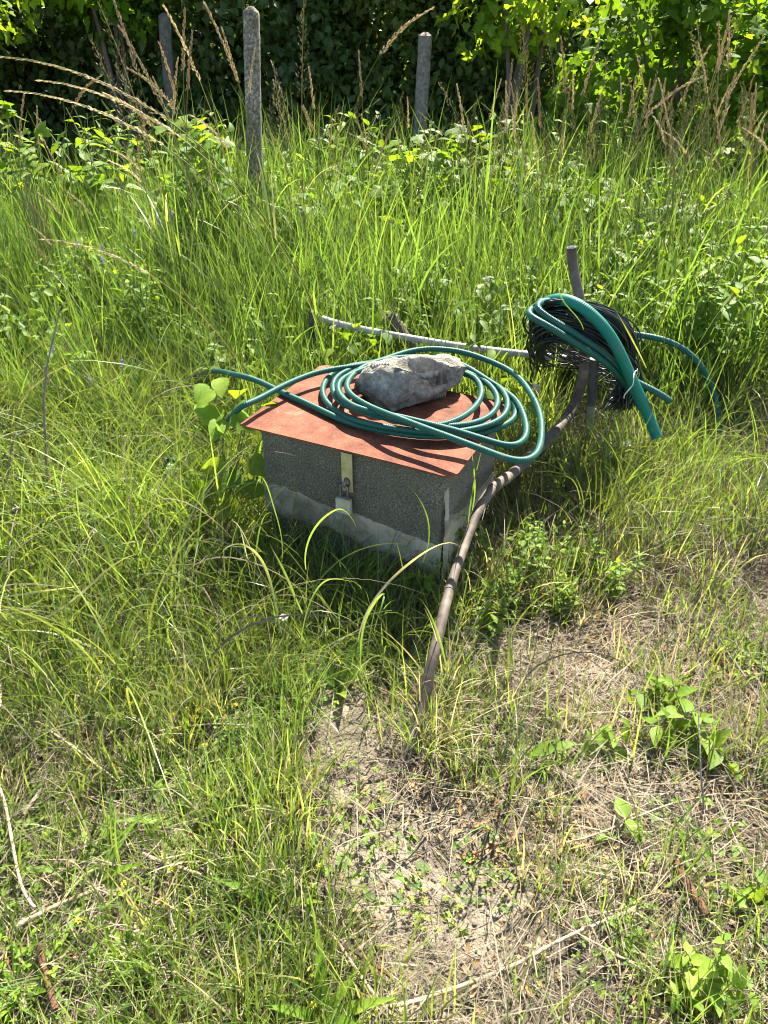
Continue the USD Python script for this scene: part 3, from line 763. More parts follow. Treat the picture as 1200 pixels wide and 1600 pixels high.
bagc = at_y(238, 742, 2.05)
bg = thing('plastic_bag', 'crumpled white plastic bag with green trim half hidden in grass', 'bag', None, (bagc[0], bagc[1] + .06, 0), 0, .72)
v, f = crumple(3, (.085, .06, .075)); obj('bag_body', (v + [0, 0, .07], f), M['bag'], bg, smooth=True)
v, f = crumple(6, (.05, .035, .085)); obj('bag_neck', (v + [.05, .02, .17], f), M['bag'], bg, smooth=True)
g = spline([[.0, .0, .13], [.03, .01, .25], [.065, .01, .285], [.10, .0, .24], [.135, -.01, .15], [.15, 0, .06]], 6)
obj('green_trim', tube(resample(g, .008), .0085, 8), M['hose'], bg)
for i, (px, py, s, lab) in enumerate([(352, 792, .035, 'pale rubble lump in shade left of the box foot, nearest the bag'), (372, 806, .028, 'small pale rubble lump touching the left foot of the box'), (334, 735, .04, 'whitish stone behind broad leaves left of the box')]):
    c = at_z(px, py, .04)
    v, f = crumple(20 + i, (s * 1.3, s, s), 3, .5)
    o = obj('rubble_stone', (v, f), M['pebble'], smooth=30)
    UsdGeom.Xformable(o).AddTranslateOp().Set(Gf.Vec3d(float(c[0]), float(c[1]), float(gz(c[0], c[1])) + s * .6))
    tag(o, lab, 'stone')

# ------------------------------------------------------------ grass: prototypes
def tuft(seed, n, rad, L, W, lean, bend, seg=5, dead=0.0):
    r = np.random.default_rng(seed)
    a = r.uniform(0, 6.283, n)
    b = np.stack([np.cos(a), np.sin(a), 0 * a], 1) * (rad * np.sqrt(r.uniform(0, 1, n)))[:, None]
    b[:, 2] = -.015
    az = a + r.normal(scale=.9, size=n)
    ln = r.uniform(L[0], L[1], n)
    return strips(b, az, ln, r.uniform(W[0], W[1], n), np.abs(r.normal(scale=lean, size=n)), r.uniform(bend[0], bend[1], n) * r.choice([.4, 1, 1.5], n), seg, r.normal(scale=.5, size=n), r.normal(scale=1.0, size=n))


def straw_mat(seed, n, rad, L, W, zmax):
    r = np.random.default_rng(seed)
    a = r.uniform(0, 6.283, n)
    b = np.stack([np.cos(a), np.sin(a), 0 * a], 1) * (rad * np.sqrt(r.uniform(0, 1, n)))[:, None]
    b[:, 2] = r.uniform(.001, zmax, n)
    return strips(b, r.uniform(0, 6.283, n), r.uniform(L[0], L[1], n) * r.choice([.4, .7, 1], n), r.uniform(W[0], W[1], n), r.normal(1.56, .17, n), r.normal(0, .3, n), 3, r.normal(scale=.7, size=n), r.normal(scale=.8, size=n), tip=5)


def baked(name, label, category, protos, pos, yaw, scale, idx, tilt=None):
    """The same as instancer, as one mesh per material: faster to trace where the tufts overlap a lot."""
    pos, scale = np.asarray(pos, float), np.asarray(scale, float)
    if tilt is None:
        tilt = np.zeros((len(pos), 2))
    c, s_ = np.cos(yaw), np.sin(yaw)
    o = 0 * c
    Rz = np.stack([np.stack([c, -s_, o], -1), np.stack([s_, c, o], -1), np.stack([o, o, o + 1], -1)], 1)
    k = np.stack([-np.sin(tilt[:, 0]), np.cos(tilt[:, 0]), o], -1)
    K = np.zeros((len(pos), 3, 3)); K[:, 0, 2] = k[:, 1]; K[:, 1, 2] = -k[:, 0]; K[:, 2, 0] = -k[:, 1]; K[:, 2, 1] = k[:, 0]
    st_, ct = np.sin(tilt[:, 1])[:, None, None], (1 - np.cos(tilt[:, 1]))[:, None, None]
    R = (np.eye(3) + st_ * K + ct * K @ K) @ Rz
    mats = {}
    for i, (pn, (v, f), mat) in enumerate(protos):
        w = idx == i
        mats.setdefault(str(mat.GetPath()), []).append(stamp(v, f, pos[w], R[w], scale[w]))
    groups = [(m, merge(ps)) for m, ps in mats.items()]
    if len(groups) == 1:
        t = obj(name, groups[0][1], groups[0][0])
        return tag(t, label, category, None, 'stuff')
    t = UsdGeom.Xform.Define(stage, numbered('/World/' + name)).GetPrim()
    for m, g_ in groups:
        obj(protos[0][0], g_, m, t)
    return tag(t, label, category, None, 'stuff')


def instancer(name, label, category, protos, pos, yaw, scale, idx, tilt=None):
    path = numbered('/World/' + name)
    pi = UsdGeom.PointInstancer.Define(stage, path)
    for i, (pn, mesh, mat) in enumerate(protos):
        o = usdkit.mesh(stage, numbered(path + '/' + pn), mesh, mat, smooth=True)
        pi.CreatePrototypesRel().AddTarget(o.GetPath())
    n = len(pos)
    pi.CreatePositionsAttr(Vt.Vec3fArray.FromNumpy(np.asarray(pos, np.float32)))
    pi.CreateProtoIndicesAttr(Vt.IntArray.FromNumpy(np.asarray(idx, np.int32)))
    sc = np.asarray(scale, np.float32)
    pi.CreateScalesAttr(Vt.Vec3fArray.FromNumpy(np.repeat(sc[:, None], 3, 1) if sc.ndim == 1 else sc))
    if tilt is None:
        qs = [Gf.Quath(float(c), 0, 0, float(s)) for c, s in zip(np.cos(yaw / 2), np.sin(yaw / 2))]
    else:                       # yaw, then a tilt towards direction tilt[:,0] by the angle tilt[:,1]
        h, t = yaw / 2, tilt[:, 1] / 2
        kx, ky = -np.sin(tilt[:, 0]), np.cos(tilt[:, 0])
        w = np.cos(t) * np.cos(h); z = np.cos(t) * np.sin(h)
        x = np.sin(t) * (kx * np.cos(h) + ky * np.sin(h)); y = np.sin(t) * (ky * np.cos(h) - kx * np.sin(h))
        qs = [Gf.Quath(*map(float, q_)) for q_ in zip(w, x, y, z)]
    pi.CreateOrientationsAttr(Vt.QuathArray(qs))
    return tag(pi, label, category, None, 'stuff')


def scatter(rng, n, x0, x1, y0, y1, density=None):
    p = np.stack([rng.uniform(x0, x1, n), rng.uniform(y0, y1, n)], 1)
    if density is not None:
        p = p[rng.uniform(size=n) < density(p[:, 0], p[:, 1])]
    # only what the frame (or a step beside it) could show
    return p[np.abs(p[:, 0]) < .62 * (p[:, 1] * CP + H * SP) + .45]


def in_box(x, y, m=.0):
    d = np.stack([x - FL[0], y - FL[1]], -1)
    u, v = d @ EX, d @ EY
    return (u > .03 - m) & (u < LW - .02 + m) & (v > .01 - m) & (v < LD + m)


def smooth(a, b, x):
    t = np.clip((x - a) / (b - a), 0, 1)
    return t * t * (3 - 2 * t)


import shapely


def region(pix, soft=None):
    poly = np.array([at_z(*q_)[:2] for q_ in pix])
    shape = SPoly(poly)
    return lambda x, y: shapely.contains_xy(shape, x, y).astype(float)


jit = lambda x, y, s=.12, f=3.0, seed=1: (x + s * (fbm(np.stack([x * f, y * f, 0 * x], -1), 3, seed) - .5) * 2, y + s * (fbm(np.stack([x * f, y * f, 0 * x + 9], -1), 3, seed) - .5) * 2)
r_path = region([(500, 1180), (500, 1060), (620, 1010), (680, 960), (860, 930), (980, 880), (1330, 860), (1500, 1800), (540, 1800), (520, 1560), (490, 1400), (480, 1260)])
r_bare = region([(500, 1190), (500, 1060), (610, 1080), (650, 1200), (760, 1300), (860, 1400), (800, 1500), (620, 1480), (540, 1360)])
r_shade = region([(490, 1200), (480, 1080), (640, 1060), (660, 1190)])


def path_mask(x, y):
    return r_path(*jit(x, y))


def bare_mask(x, y):
    return r_bare(*jit(x, y, .08, 4, 5))


def patchy(x, y, f=2.2, seed=3, lo=.35, hi=.62):
    return smooth(lo, hi, fbm(np.stack([x * f, y * f, 0 * x], -1), 3, seed))


# pale dust where the soil is trodden bare, dark humus elsewhere
dust = np.clip(.80 * bare_mask(gv[:, 0], gv[:, 1]) * patchy(gv[:, 0], gv[:, 1], 4, 61, .25, .5) + .30 * path_mask(gv[:, 0], gv[:, 1]) * patchy(gv[:, 0], gv[:, 1], 3, 62, .3, .6) + .08, 0, 1)
UsdGeom.PrimvarsAPI(GROUND).CreatePrimvar('dust', Sdf.ValueTypeNames.FloatArray, 'vertex').Set(Vt.FloatArray.FromNumpy(dust.astype(np.float32)))

rng = np.random.default_rng(77)
# 1 tall meadow behind and beside the box
P_tall = [('tuft', tuft(400 + i, 17, .085, (.25, .80), (.004, .0105), .13, (.1, 1.0), 6), M['grass'] if i % 3 else M['grass_fresh']) for i in range(9)]
def d_tall(x, y):
    back = smooth(2.35, 2.75, y + .10 * np.clip(-x - .4, 0, 1) - .25 * np.clip(x - .5, 0, 1))
    return np.where(in_box(x, y, .07), 0, back) * (1 - .55 * smooth(4.8, 5.8, y)) * (.45 + .55 * patchy(x, y, 1.6, 4, .3, .55)) * np.where((x > .45) & (x < 1.1) & (y < 2.9), .25, 1) 
p2 = scatter(rng, 9000, -4.2, 4.2, 2.3, 6.6, d_tall)
hs = .62 + .38 * smooth(2.5, 3.6, p2[:, 1]) + .18 * (fbm(np.c_[p2 * 1.3, 0 * p2[:, 0]], 3, 6) - .5)
hs *= np.where(p2[:, 0] < -1.0, .85, 1.0) * rng.uniform(.75, 1.12, len(p2))
baked('meadow_grass', 'tall bright green meadow grass behind the box', 'grass', P_tall, np.c_[p2, gz(p2[:, 0], p2[:, 1])], rng.uniform(0, 6.28, len(p2)), hs, rng.integers(0, 9, len(p2)),
          np.c_[rng.normal(2.6, 1.2, len(p2)), np.abs(rng.normal(.0, .14, len(p2)))])
P_wide = [('wide_tuft', tuft(420 + i, 6, .07, (.45, .98), (.009, .017), .12, (.1, .9), 8), M['grass_fresh'] if i % 2 else M['grass']) for i in range(6)]
p2 = scatter(rng, 2300, -4.0, 4.0, 2.4, 5.6, lambda x, y: d_tall(x, y) * (.35 + .65 * smooth(-1.6, -.6, x)))
hs = (.66 + .34 * smooth(2.5, 3.6, p2[:, 1])) * rng.uniform(.7, 1.1, len(p2))
baked('broad_grass', 'broad bright grass blades standing out of the meadow', 'grass', P_wide, np.c_[p2, gz(p2[:, 0], p2[:, 1])], rng.uniform(0, 6.28, len(p2)), hs, rng.integers(0, 6, len(p2)),
      np.c_[rng.normal(2.8, 1.5, len(p2)), np.abs(rng.normal(0, .16, len(p2)))])
p2 = scatter(rng, 60, -.30, .64, 2.46, 2.78, lambda x, y: 1 - in_box(x, y, .05))
baked('pipe_side_grass', 'grass blades rising in front of the pale pipe behind the box', 'grass', P_wide + P_tall, np.c_[p2, gz(p2[:, 0], p2[:, 1])], rng.uniform(0, 6.28, len(p2)), rng.uniform(.5, .8, len(p2)), rng.integers(0, 15, len(p2)))
# 2 mid-height drooping grass left of the box and along the right
P_mid = [('tuft', tuft(430 + i, 17, .065, (.16, .54), (.0035, .0088), .26, (.3, 1.8), 7), M['grass'] if i % 2 else M['grass_mixed']) for i in range(8)]
def d_mid(x, y):
    left = (x < -.1) * smooth(1.12, 1.45, y + .35 * (x + .3) * (x > -.5)) * (1 - smooth(2.7, 3.3, y))
    right = (x > .1) * smooth(1.75, 2.15, y + .1 * x) * (1 - smooth(3.0, 3.6, y)) * .40
    frontbox = (x > -.45) & (x < .1) & (y > 1.30) & (y < 1.95)
    return np.where(in_box(x, y, .03), 0, np.maximum(np.maximum(left, right), frontbox * 1.3)) * (.4 + .6 * patchy(x, y, 2.6, 9, .3, .55)) * (1 - .8 * r_shade(x, y)) + 1.6 * np.exp(-((x + .66) ** 2 / .03 + (y - 1.86) ** 2 / .03))
p2 = scatter(rng, 5200, -2.6, 2.6, 1.0, 3.6, d_mid)
hs = rng.uniform(.55, 1.05, len(p2)) * np.where((p2[:, 0] > .1), .85, 1) * (.65 + .35 * smooth(1.2, 1.9, p2[:, 1]))
front = (p2[:, 0] > -.45) & (p2[:, 0] < .3) & (p2[:, 1] < 1.95)
hs = np.where(front, hs * .82, hs)
baked('drooping_grass', 'knee-high drooping grass beside and in front of the box', 'grass', P_mid, np.c_[p2, gz(p2[:, 0], p2[:, 1])], rng.uniform(0, 6.28, len(p2)), hs, rng.integers(0, 8, len(p2)))
P_long = [('long_blade', tuft(445 + i, 4, .08, (.38, .78), (.004, .0085), .32, (1.1, 2.3), 12), [M['grass_mixed'], M['grass'], M['straw']][i % 3]) for i in range(6)]
p2 = scatter(rng, 620, -2.2, .35, 1.25, 2.7, lambda x, y: np.where(in_box(x, y, .05), 0, (x < -.25) * .75 + ((x >= -.45) & (y < 1.6) & (y > 1.3)) * .35))
baked('arching_grass', 'long pale grass blades arching over left of the box', 'grass', P_long, np.c_[p2, gz(p2[:, 0], p2[:, 1])], rng.uniform(0, 6.28, len(p2)), rng.uniform(.6, 1.05, len(p2)) * np.where(p2[:, 0] > -.45, .6, 1), rng.integers(0, 6, len(p2)))
# 3 short grass in the foreground
P_short = [('tuft', tuft(460 + i, 16, .045, (.05, .19), (.0020, .0056), .34, (.2, 1.2), 4), [M['grass'], M['grass_mixed'], M['grass_fresh'], M['grass_fresh']][i % 4]) for i in range(8)]
def d_short(x, y):
    pm = path_mask(x, y)
    bm = bare_mask(x, y)
    left = (1 - pm) * (.38 + .62 * patchy(x, y, 3.2, 12, .36, .58))
    right = pm * (1 - bm) * .34 * patchy(x, y, 4.2, 15, .44, .60)
    return np.where(in_box(x, y, .0), 0, left + right + bm * .02) * (1 - smooth(2.0, 2.6, y))
p2 = scatter(rng, 9800, -1.7, 1.9, .42, 2.6, d_short)
instancer('short_grass', 'short patchy green grass in the foreground', 'grass', P_short, np.c_[p2, gz(p2[:, 0], p2[:, 1])], rng.uniform(0, 6.28, len(p2)), rng.uniform(.5, 1.2, len(p2)), rng.integers(0, 8, len(p2)))
# 4 straw and thatch
P_straw = [('straw', straw_mat(500 + i, 40, .13, (.03, .24), (.0010, .0030), .042), M['straw']) for i in range(8)]
def d_straw(x, y):
    pm, bm = path_mask(x, y), bare_mask(x, y)
    d = pm * (1 - bm) * (.34 + .5 * patchy(x, y, 3, 22)) + (1 - pm) * (.36 + .4 * patchy(x, y, 2.5, 25)) + bm * .13
    return np.where(in_box(x, y), 0, d) * (1 - .6 * smooth(2.2, 3.2, y))
p2 = scatter(rng, 5200, -2.0, 2.4, .42, 3.4, d_straw)
baked('straw_litter', 'dry tan straw and dead grass lying over the soil', 'straw', P_straw, np.c_[p2, gz(p2[:, 0], p2[:, 1]) + .002], rng.uniform(0, 6.28, len(p2)), rng.uniform(.6, 1.15, len(p2)), rng.integers(0, 8, len(p2)))
# dead standing grass at the foot of the box and under the tubing
P_dead = [('tuft', tuft(530 + i, 20, .07, (.10, .36), (.0018, .0040), .60, (.3, 1.9), 6), M['straw']) for i in range(5)]
def d_dead(x, y):
    a = (x > .35) * smooth(1.5, 1.8, y) * (1 - smooth(2.7, 3.0, y)) * 1.0
    b = (x < -.35) * smooth(1.2, 1.6, y) * (1 - smooth(2.6, 3.4, y)) * .34
    return np.where(in_box(x, y, .02), 0, np.maximum(a, b)) * (.3 + .7 * patchy(x, y, 3, 31))
p2 = scatter(rng, 2600, -2.4, 2.4, 1.2, 3.4, d_dead)
baked('dead_grass', 'tangled dead tan grass round the pipes and box foot', 'grass', P_dead, np.c_[p2, gz(p2[:, 0], p2[:, 1])], rng.uniform(0, 6.28, len(p2)), rng.uniform(.6, 1.15, len(p2)), rng.integers(0, 5, len(p2)))
# tufts and straw lodged along the lower run of the pipe
rp = np.random.default_rng(88)
t_ = rp.uniform(.02, .50, 46)
pc = np.stack([np.interp(t_, np.linspace(0, 1, len(PIPE)), PIPE[:, k]) for k in range(3)], 1)
p2 = pc[:, :2] + rp.normal(scale=.035, size=(46, 2)) + np.array([.028, -.02])
baked('pipe_grass', 'green and dry tufts growing against the bent pipe', 'grass', P_mid + P_dead, np.c_[p2, gz(p2[:, 0], p2[:, 1])], rp.uniform(0, 6.28, 46), rp.uniform(.3, .7, 46), rp.integers(0, 13, 46))
# 5 small clover-like ground cover
def clover(seed, n, rad, size):
    r = np.random.default_rng(seed)
    tv, tf = ovate(4, .75, .2, .2, .2)
    pos, d, nr, sc, stems = [], [], [], [], []
    for k in range(n):
        a, q_ = r.uniform(0, 6.28), rad * math.sqrt(r.uniform())
        c = np.array([math.cos(a) * q_, math.sin(a) * q_, r.uniform(.012, .05)])
        tip = r.normal(scale=.35, size=3) + [0, 0, 1]
        a0 = r.uniform(0, 6.28)
        for j in range(3):
            e = a0 + j * 2.094
            pos.append(c); d.append([math.cos(e), math.sin(e), .1]); nr.append(tip); sc.append(size * r.uniform(.7, 1.2))
    return stamp(tv, tf, np.array(pos), frames(np.array(d), np.array(nr)), np.array(sc))


P_clover = [('clover', clover(600 + i, 26, .085, .0105), M['weed'] if i % 2 else M['weed_dark']) for i in range(5)]
def d_clover(x, y):
    pm, bm = path_mask(x, y), bare_mask(x, y)
    d = (1 - pm) * patchy(x, y, 2.3, 41, .42, .6) * .6 + pm * .13 * patchy(x, y, 3.5, 43, .42, .6) + bm * .03
    return np.where(in_box(x, y), 0, d) * (1 - smooth(1.9, 2.5, y))
p2 = scatter(rng, 2600, -1.6, 1.6, .42, 2.5, d_clover)
instancer('clover_cover', 'low clover-like leaves spreading between the short grass', 'ground cover', P_clover, np.c_[p2, gz(p2[:, 0], p2[:, 1])], rng.uniform(0, 6.28, len(p2)), rng.uniform(.6, 1.2, len(p2)), rng.integers(0, 5, len(p2)))
# brown leaf crumbs between the straw
def litter(seed):
    r = np.random.default_rng(seed)
    n = 24
    q_ = np.c_[r.uniform(-.09, .09, (n, 2)), r.uniform(.002, .02, n)]
    return stamp(*ovate(3, .6, .4, -.5), q_, frames(r.normal(size=(n, 3)) * [1, 1, .25], r.normal(scale=.35, size=(n, 3)) + [0, 0, 1]), r.uniform(.006, .022, n))


p2 = scatter(rng, 1100, -1.5, 1.8, .42, 2.2, lambda x, y: np.where(in_box(x, y), 0, path_mask(x, y) * (1 - bare_mask(x, y)) * .5 + .16))
instancer('leaf_litter', 'small brown crumbled leaves scattered through the straw', 'leaf litter', [('litter', litter(i), M['dead_leaf']) for i in range(4)], np.c_[p2, gz(p2[:, 0], p2[:, 1])], rng.uniform(0, 6.28, len(p2)), rng.uniform(.6, 1.1, len(p2)), rng.integers(0, 4, len(p2)))
# soil crumbs
def crumb(seed):
    m = trimesh.creation.icosphere(1)
    v = np.array(m.vertices)
    return v * (1 + .8 * (noise(v * 2 + seed, seed) - .5))[:, None] * [1, .8, .6], np.array(m.faces)


p2 = scatter(rng, 9000, -.6, 1.2, .42, 1.6, lambda x, y: bare_mask(x, y) * .9 + path_mask(x, y) * .16)
instancer('soil_crumbs', 'small dry soil crumbs on the bare patch', 'soil', [('crumb', crumb(i), M['clod']) for i in range(5)], np.c_[p2, gz(p2[:, 0], p2[:, 1]) + .001], rng.uniform(0, 6.28, len(p2)), rng.gamma(1.6, .0014, len(p2)).clip(.001, .008), rng.integers(0, 5, len(p2)))

# ------------------------------------------------------------ seed-headed grass stalks, each a thing
def stalk_proto(name, seed, height, lean, bend, pw, head, kind):
    r = np.random.default_rng(seed)
    c = proto_class(name)
    n = 22
    s = np.linspace(0, 1, n)
    th_ = lean + bend * s ** pw
    p = np.c_[np.r_[0, np.cumsum(np.sin(th_[:-1]))], 0 * s, np.r_[0, np.cumsum(np.cos(th_[:-1]))]] * height / (n - 1)
    p[:, 1] += .012 * np.sin(s * 4 + seed)
    usdkit.mesh(stage, f'/{name}/stem', tube(p, np.linspace(.0021, .0008, n), 4, caps=False), M['stem'], smooth=True)
    pos, d, nr, sc = [], [], [], []
    m = {'tight': 120, 'loose': 110, 'arch': 150}[kind]
    for k in range(m):
        t = 1 - head * (1 - (k / m)) if kind != 'loose' else 1 - head * (1 - (k / m) ** 1.1)
        t = min(t, .999)
        i = t * (n - 1); i0 = int(i); w_ = i - i0
        q_ = p[i0] * (1 - w_) + p[min(i0 + 1, n - 1)] * w_
        tg = p[min(i0 + 1, n - 1)] - p[max(i0 - 1, 0)]; tg /= np.linalg.norm(tg) + 1e-9
        a = r.uniform(0, 6.283)
        rad_ = np.array([math.cos(a), math.sin(a), 0])
        out = {'tight': .005, 'arch': .006, 'loose': .030}[kind] * r.uniform(.1, 1) * (1.15 - (k / m))
        pos.append(q_ + rad_ * out + np.array([0, 0, -.2 * out]))
        d.append(tg + rad_ * {'tight': .35, 'arch': .55, 'loose': .8}[kind] + [0, 0, -.25 if kind == 'arch' else .1])
        nr.append(r.normal(size=3)); sc.append(r.uniform(.0075, .0125) * (1.15 if kind == 'arch' else 1))
    tv = np.array([[0, 0, 0], [-.16, .45, .05], [.16, .45, .05], [0, 1, 0], [0, .45, -.10]])
    tf = np.array([[0, 1, 4], [0, 4, 2], [1, 3, 4], [4, 3, 2], [0, 2, 1], [1, 2, 3]])
    usdkit.mesh(stage, f'/{name}/seed_head', stamp(tv, tf, np.array(pos), frames(np.array(d), np.array(nr)), np.array(sc)), M['seed_green'] if kind == 'loose' else M['seed'], smooth=False)
    for k in range(2):
        b = p[[5 + 4 * k]]
        usdkit.mesh(stage, f'/{name}/leaf' + ('' if k == 0 else f'_{k:03d}'), strips(b, np.array([r.uniform(0, 6.28)]), np.array([r.uniform(.15, .28)]), np.array([.006]), np.array([.4]), np.array([1.1]), 5), M['grass'], smooth=True)
    TIP.append((float(p[-1, 0]), float(p[-1, 2])))
    return c.GetPath()


TIP = []
SP_ = [stalk_proto('stalk_a', 1, 1.0, .03, .25, 2.0, .16, 'tight'), stalk_proto('stalk_b', 2, 1.0, .06, .45, 2.2, .20, 'tight'), stalk_proto('stalk_c', 3, 1.0, .02, .35, 2.0, .26, 'loose'),
       stalk_proto('stalk_d', 4, 1.0, .08, .7, 2.4, .22, 'loose'), stalk_proto('stalk_e', 5, 1.15, .22, 1.35, 1.6, .30, 'arch'), stalk_proto('stalk_f', 6, 1.0, .10, 1.2, 3.0, .20, 'arch')]
rng = np.random.default_rng(9)
ORD = 'first second third fourth fifth sixth seventh eighth ninth tenth eleventh twelfth thirteenth fourteenth fifteenth'.split()


def stalk(k, x, y, h, yaw, label, group):
    copy_of(SP_[k], 'seeded_grass_stalk', label, 'grass stalk', group, (x, y, float(gz(x, y))), yaw, h)


def stalk_top(k, px, py, y, yaw, label, group):       # placed by where its head shows in the photo
    t = at_y(px, py, y)
    lean, tall = TIP[k]
    h = t[2] / tall
    stalk(k, t[0] - math.cos(yaw) * lean * h, y - math.sin(yaw) * lean * h, h, yaw, label, group)


for px, py, y, yaw in [(0, 80, 2.9, 3.2), (12, 130, 2.85, 3.25), (62, 118, 3.0, 3.05), (65, 365, 2.5, 3.2)]:
    stalk_top(4, px, py, y, yaw, {80: 'uppermost', 130: 'second highest', 118: 'middle', 365: 'lowest'}[py] + ' long drooping pinkish seed head arching to the left edge', 'arching seed heads at the left edge')
for px, py, y, k in [(150, 0, 3.3, 2), (172, -5, 3.3, 0), (186, 40, 3.2, 1), (178, 95, 3.1, 2), (256, 5, 3.6, 1), (252, 62, 3.7, 0), (278, 85, 3.8, 1), (292, 8, 3.7, 0), (300, 45, 3.6, 0), (318, -2, 3.6, 1), (345, 40, 3.9, 0), (238, 118, 3.8, 1), (398, 75, 4.2, 0), (140, 60, 3.4, 2), (200, 100, 3.3, 5)]:
    nth = ORD[sorted([140, 150, 172, 178, 186, 200, 238, 252, 256, 278, 292, 300, 318, 345, 398]).index(px)]
    stalk_top(k, px, py, y, rng.uniform(2.2, 4.2) if px < 260 else rng.uniform(0, 6.28), f'upright tan seed-headed grass stalk, {nth} from left of those up to the concrete post', 'seed-headed stalks left of the tall post')
for px, py, y, k in [(470, 0, 3.7, 2), (440, 125, 3.9, 3), (487, 105, 4.1, 0), (556, 82, 4.2, 0), (475, 165, 3.9, 5), (430, 90, 3.8, 2), (520, 180, 4.2, 1), (545, 232, 4.0, 1), (675, 12, 4.2, 5), (690, 200, 4.0, 3), (610, 200, 4.4, 1), (640, 150, 4.6, 0)]:
    nth = ORD[sorted([430, 440, 470, 475, 487, 520, 545, 556, 610, 640, 675, 690]).index(px)]
    stalk_top(k, px, py, y, rng.uniform(0, 6.28), f'slender seed-headed grass stalk, {nth} from left of those between the grey posts', 'seed-headed stalks between the posts')
for k in range(110):
    px = rng.uniform(780, 1230)
    py = rng.uniform(20, 150) if rng.uniform() < .3 else rng.uniform(110, 240)
    stalk_top(int(rng.choice([0, 1, 2, 3, 5], p=[.34, .2, .40, .03, .03])), px, py, rng.uniform(3.4, 4.7), rng.uniform(0, 6.28), 'tan seed-headed grass stalk in the crowd right of the wooden post', 'crowded seed-headed stalks at the upper right')
for k in range(46):
    px = rng.uniform(20, 780)
    stalk_top(int(rng.choice([0, 1, 2, 3, 5], p=[.2, .25, .25, .15, .15])), px, rng.uniform(120, 260), rng.uniform(3.4, 4.9), rng.uniform(0, 6.28), 'thin pale seed-headed grass stalk just topping the meadow in front of the hedge', 'thin seed-headed stalks along the meadow top')
for k in range(22):
    stalk(int(rng.choice([1, 3, 5, 4])), rng.uniform(-2.3, -.9), rng.uniform(2.5, 4.2), rng.uniform(.55, .85), rng.uniform(2.4, 4.0), 'bent pale seed head among the sunlit grass at left', 'bent seed heads in the left meadow')

# ------------------------------------------------------------ leafy plants
OV = ovate(7, .58, .30, .45)
OVN = ovate(6, .34, .25, .5)


def leaf_thing_parts(path, leaves, mat, tmpl):
    for k, (p, d, n, s) in enumerate(leaves):
        pos, R = np.array([p]), frames(np.array([d], float), np.array([n], float))
        usdkit.mesh(stage, numbered(path + '/leaf'), stamp(*tmpl, pos, R, np.array([s])), mat, smooth=True)


def weed_parts(path, seed, stems, leaf, mat, stalkmat, tmpl, pairs=6, r0=.0022, droop=.3, top=.55):
    """Stems given as polylines (metres, from the base) with opposite leaf pairs."""
    r = np.random.default_rng(seed)
    leaves = []
    for st_ in stems:
        p = spline(st_, 6) if len(st_) > 2 else resample(st_, .01)
        usdkit.mesh(stage, numbered(path + '/stem'), tube(p, np.linspace(r0, r0 * .5, len(p)), 5, caps=False), stalkmat, smooth=True)
        for k in range(pairs):
            t = .22 + .78 * k / max(1, pairs - 1)
            i = min(int(t * (len(p) - 1)), len(p) - 2)
            tg = p[i + 1] - p[i]; tg /= np.linalg.norm(tg)
            a = (k % 2) * 1.571 + r.normal(scale=.35)
            ref = np.cross(tg, [0.2, .1, 1]) if abs(tg[2]) < .95 else np.array([1.0, 0, 0])
            ref /= np.linalg.norm(ref); bi = np.cross(tg, ref)
            rad_ = math.cos(a) * ref + math.sin(a) * bi
            for sg in (-1, 1):
                d = sg * rad_ + tg * .35 + np.array([0, 0, -droop * r.uniform(.2, 1)]) + r.normal(scale=.12, size=3)
                s = leaf * r.uniform(.75, 1.15) * (1 if t < top else 1 - .55 * (t - top) / (1 - top))
                leaves.append((p[i] + r.normal(scale=.001, size=3), d, np.array([0, 0, 1.0]) + r.normal(scale=.25, size=3), s))
    leaf_thing_parts(path, leaves, mat, tmpl)


def ground_pt(px, py):
    p = at_z(px, py, 0)
    p[2] = float(gz(p[0], p[1]))
    return p


def hero(name, label, px, py, seed, stems, leaf, mat='weed', stalkm='stalk', tmpl=None, group=None, cat='plant', **kw):
    b = ground_pt(px, py)
    t = thing(name, label, cat, group, b)
    weed_parts(str(t.GetPath()), seed, stems, leaf, M[mat], M[stalkm], tmpl or OV, **kw)
    return t


Z = [0, 0, -.01]
hero('creeping_seedling', 'creeping broad-leaved seedling sprawling on straw, largest at right of the path', 1085, 1180, 1,
     [[Z, [-.05, .0, .06], [-.13, .01, .07], [-.22, .0, .06]], [Z, [-.02, .02, .05], [-.04, .06, .09], [-.05, .1, .12]], [Z, [.01, -.03, .05], [.03, -.06, .05], [.06, -.10, .04]], [Z, [0, .01, .05], [-.02, .02, .10]]], .070, pairs=5)
hero('creeping_seedling', 'second broad-leaved seedling just above the largest, in thin grass', 1020, 1115, 8, [[Z, [-.03, .0, .04], [-.08, -.01, .05]], [Z, [.03, .01, .05], [.06, .03, .07]], [Z, [0, .03, .08]], [Z, [.02, -.03, .05]]], .064, pairs=4)
hero('leaf_sprig', 'paired leaves just left of the largest creeping seedling', 945, 1195, 9, [[Z, [0, 0, .04], [.01, .0, .07]], [Z, [-.02, .01, .04], [-.05, .01, .06]]], .06, pairs=3)
hero('leaf_sprig', 'three-leaved seedling standing alone on the straw', 968, 1310, 2, [[Z, [0, 0, .03], [.003, .0, .055]]], .066, pairs=2, top=2)
hero('leaf_sprig', 'four-leaved sprig nearest the bare soil right of the pipe end', 865, 1200, 3, [[Z, [0, 0, .03], [-.005, .0, .05]]], .064, pairs=2, top=2)
hero('leaf_sprig', 'trailing sprig with paired leaves below the largest creeping seedling', 1110, 1300, 4, [[Z, [.01, -.03, .02], [.03, -.07, .03], [.05, -.12, .03]]], .045, pairs=5)
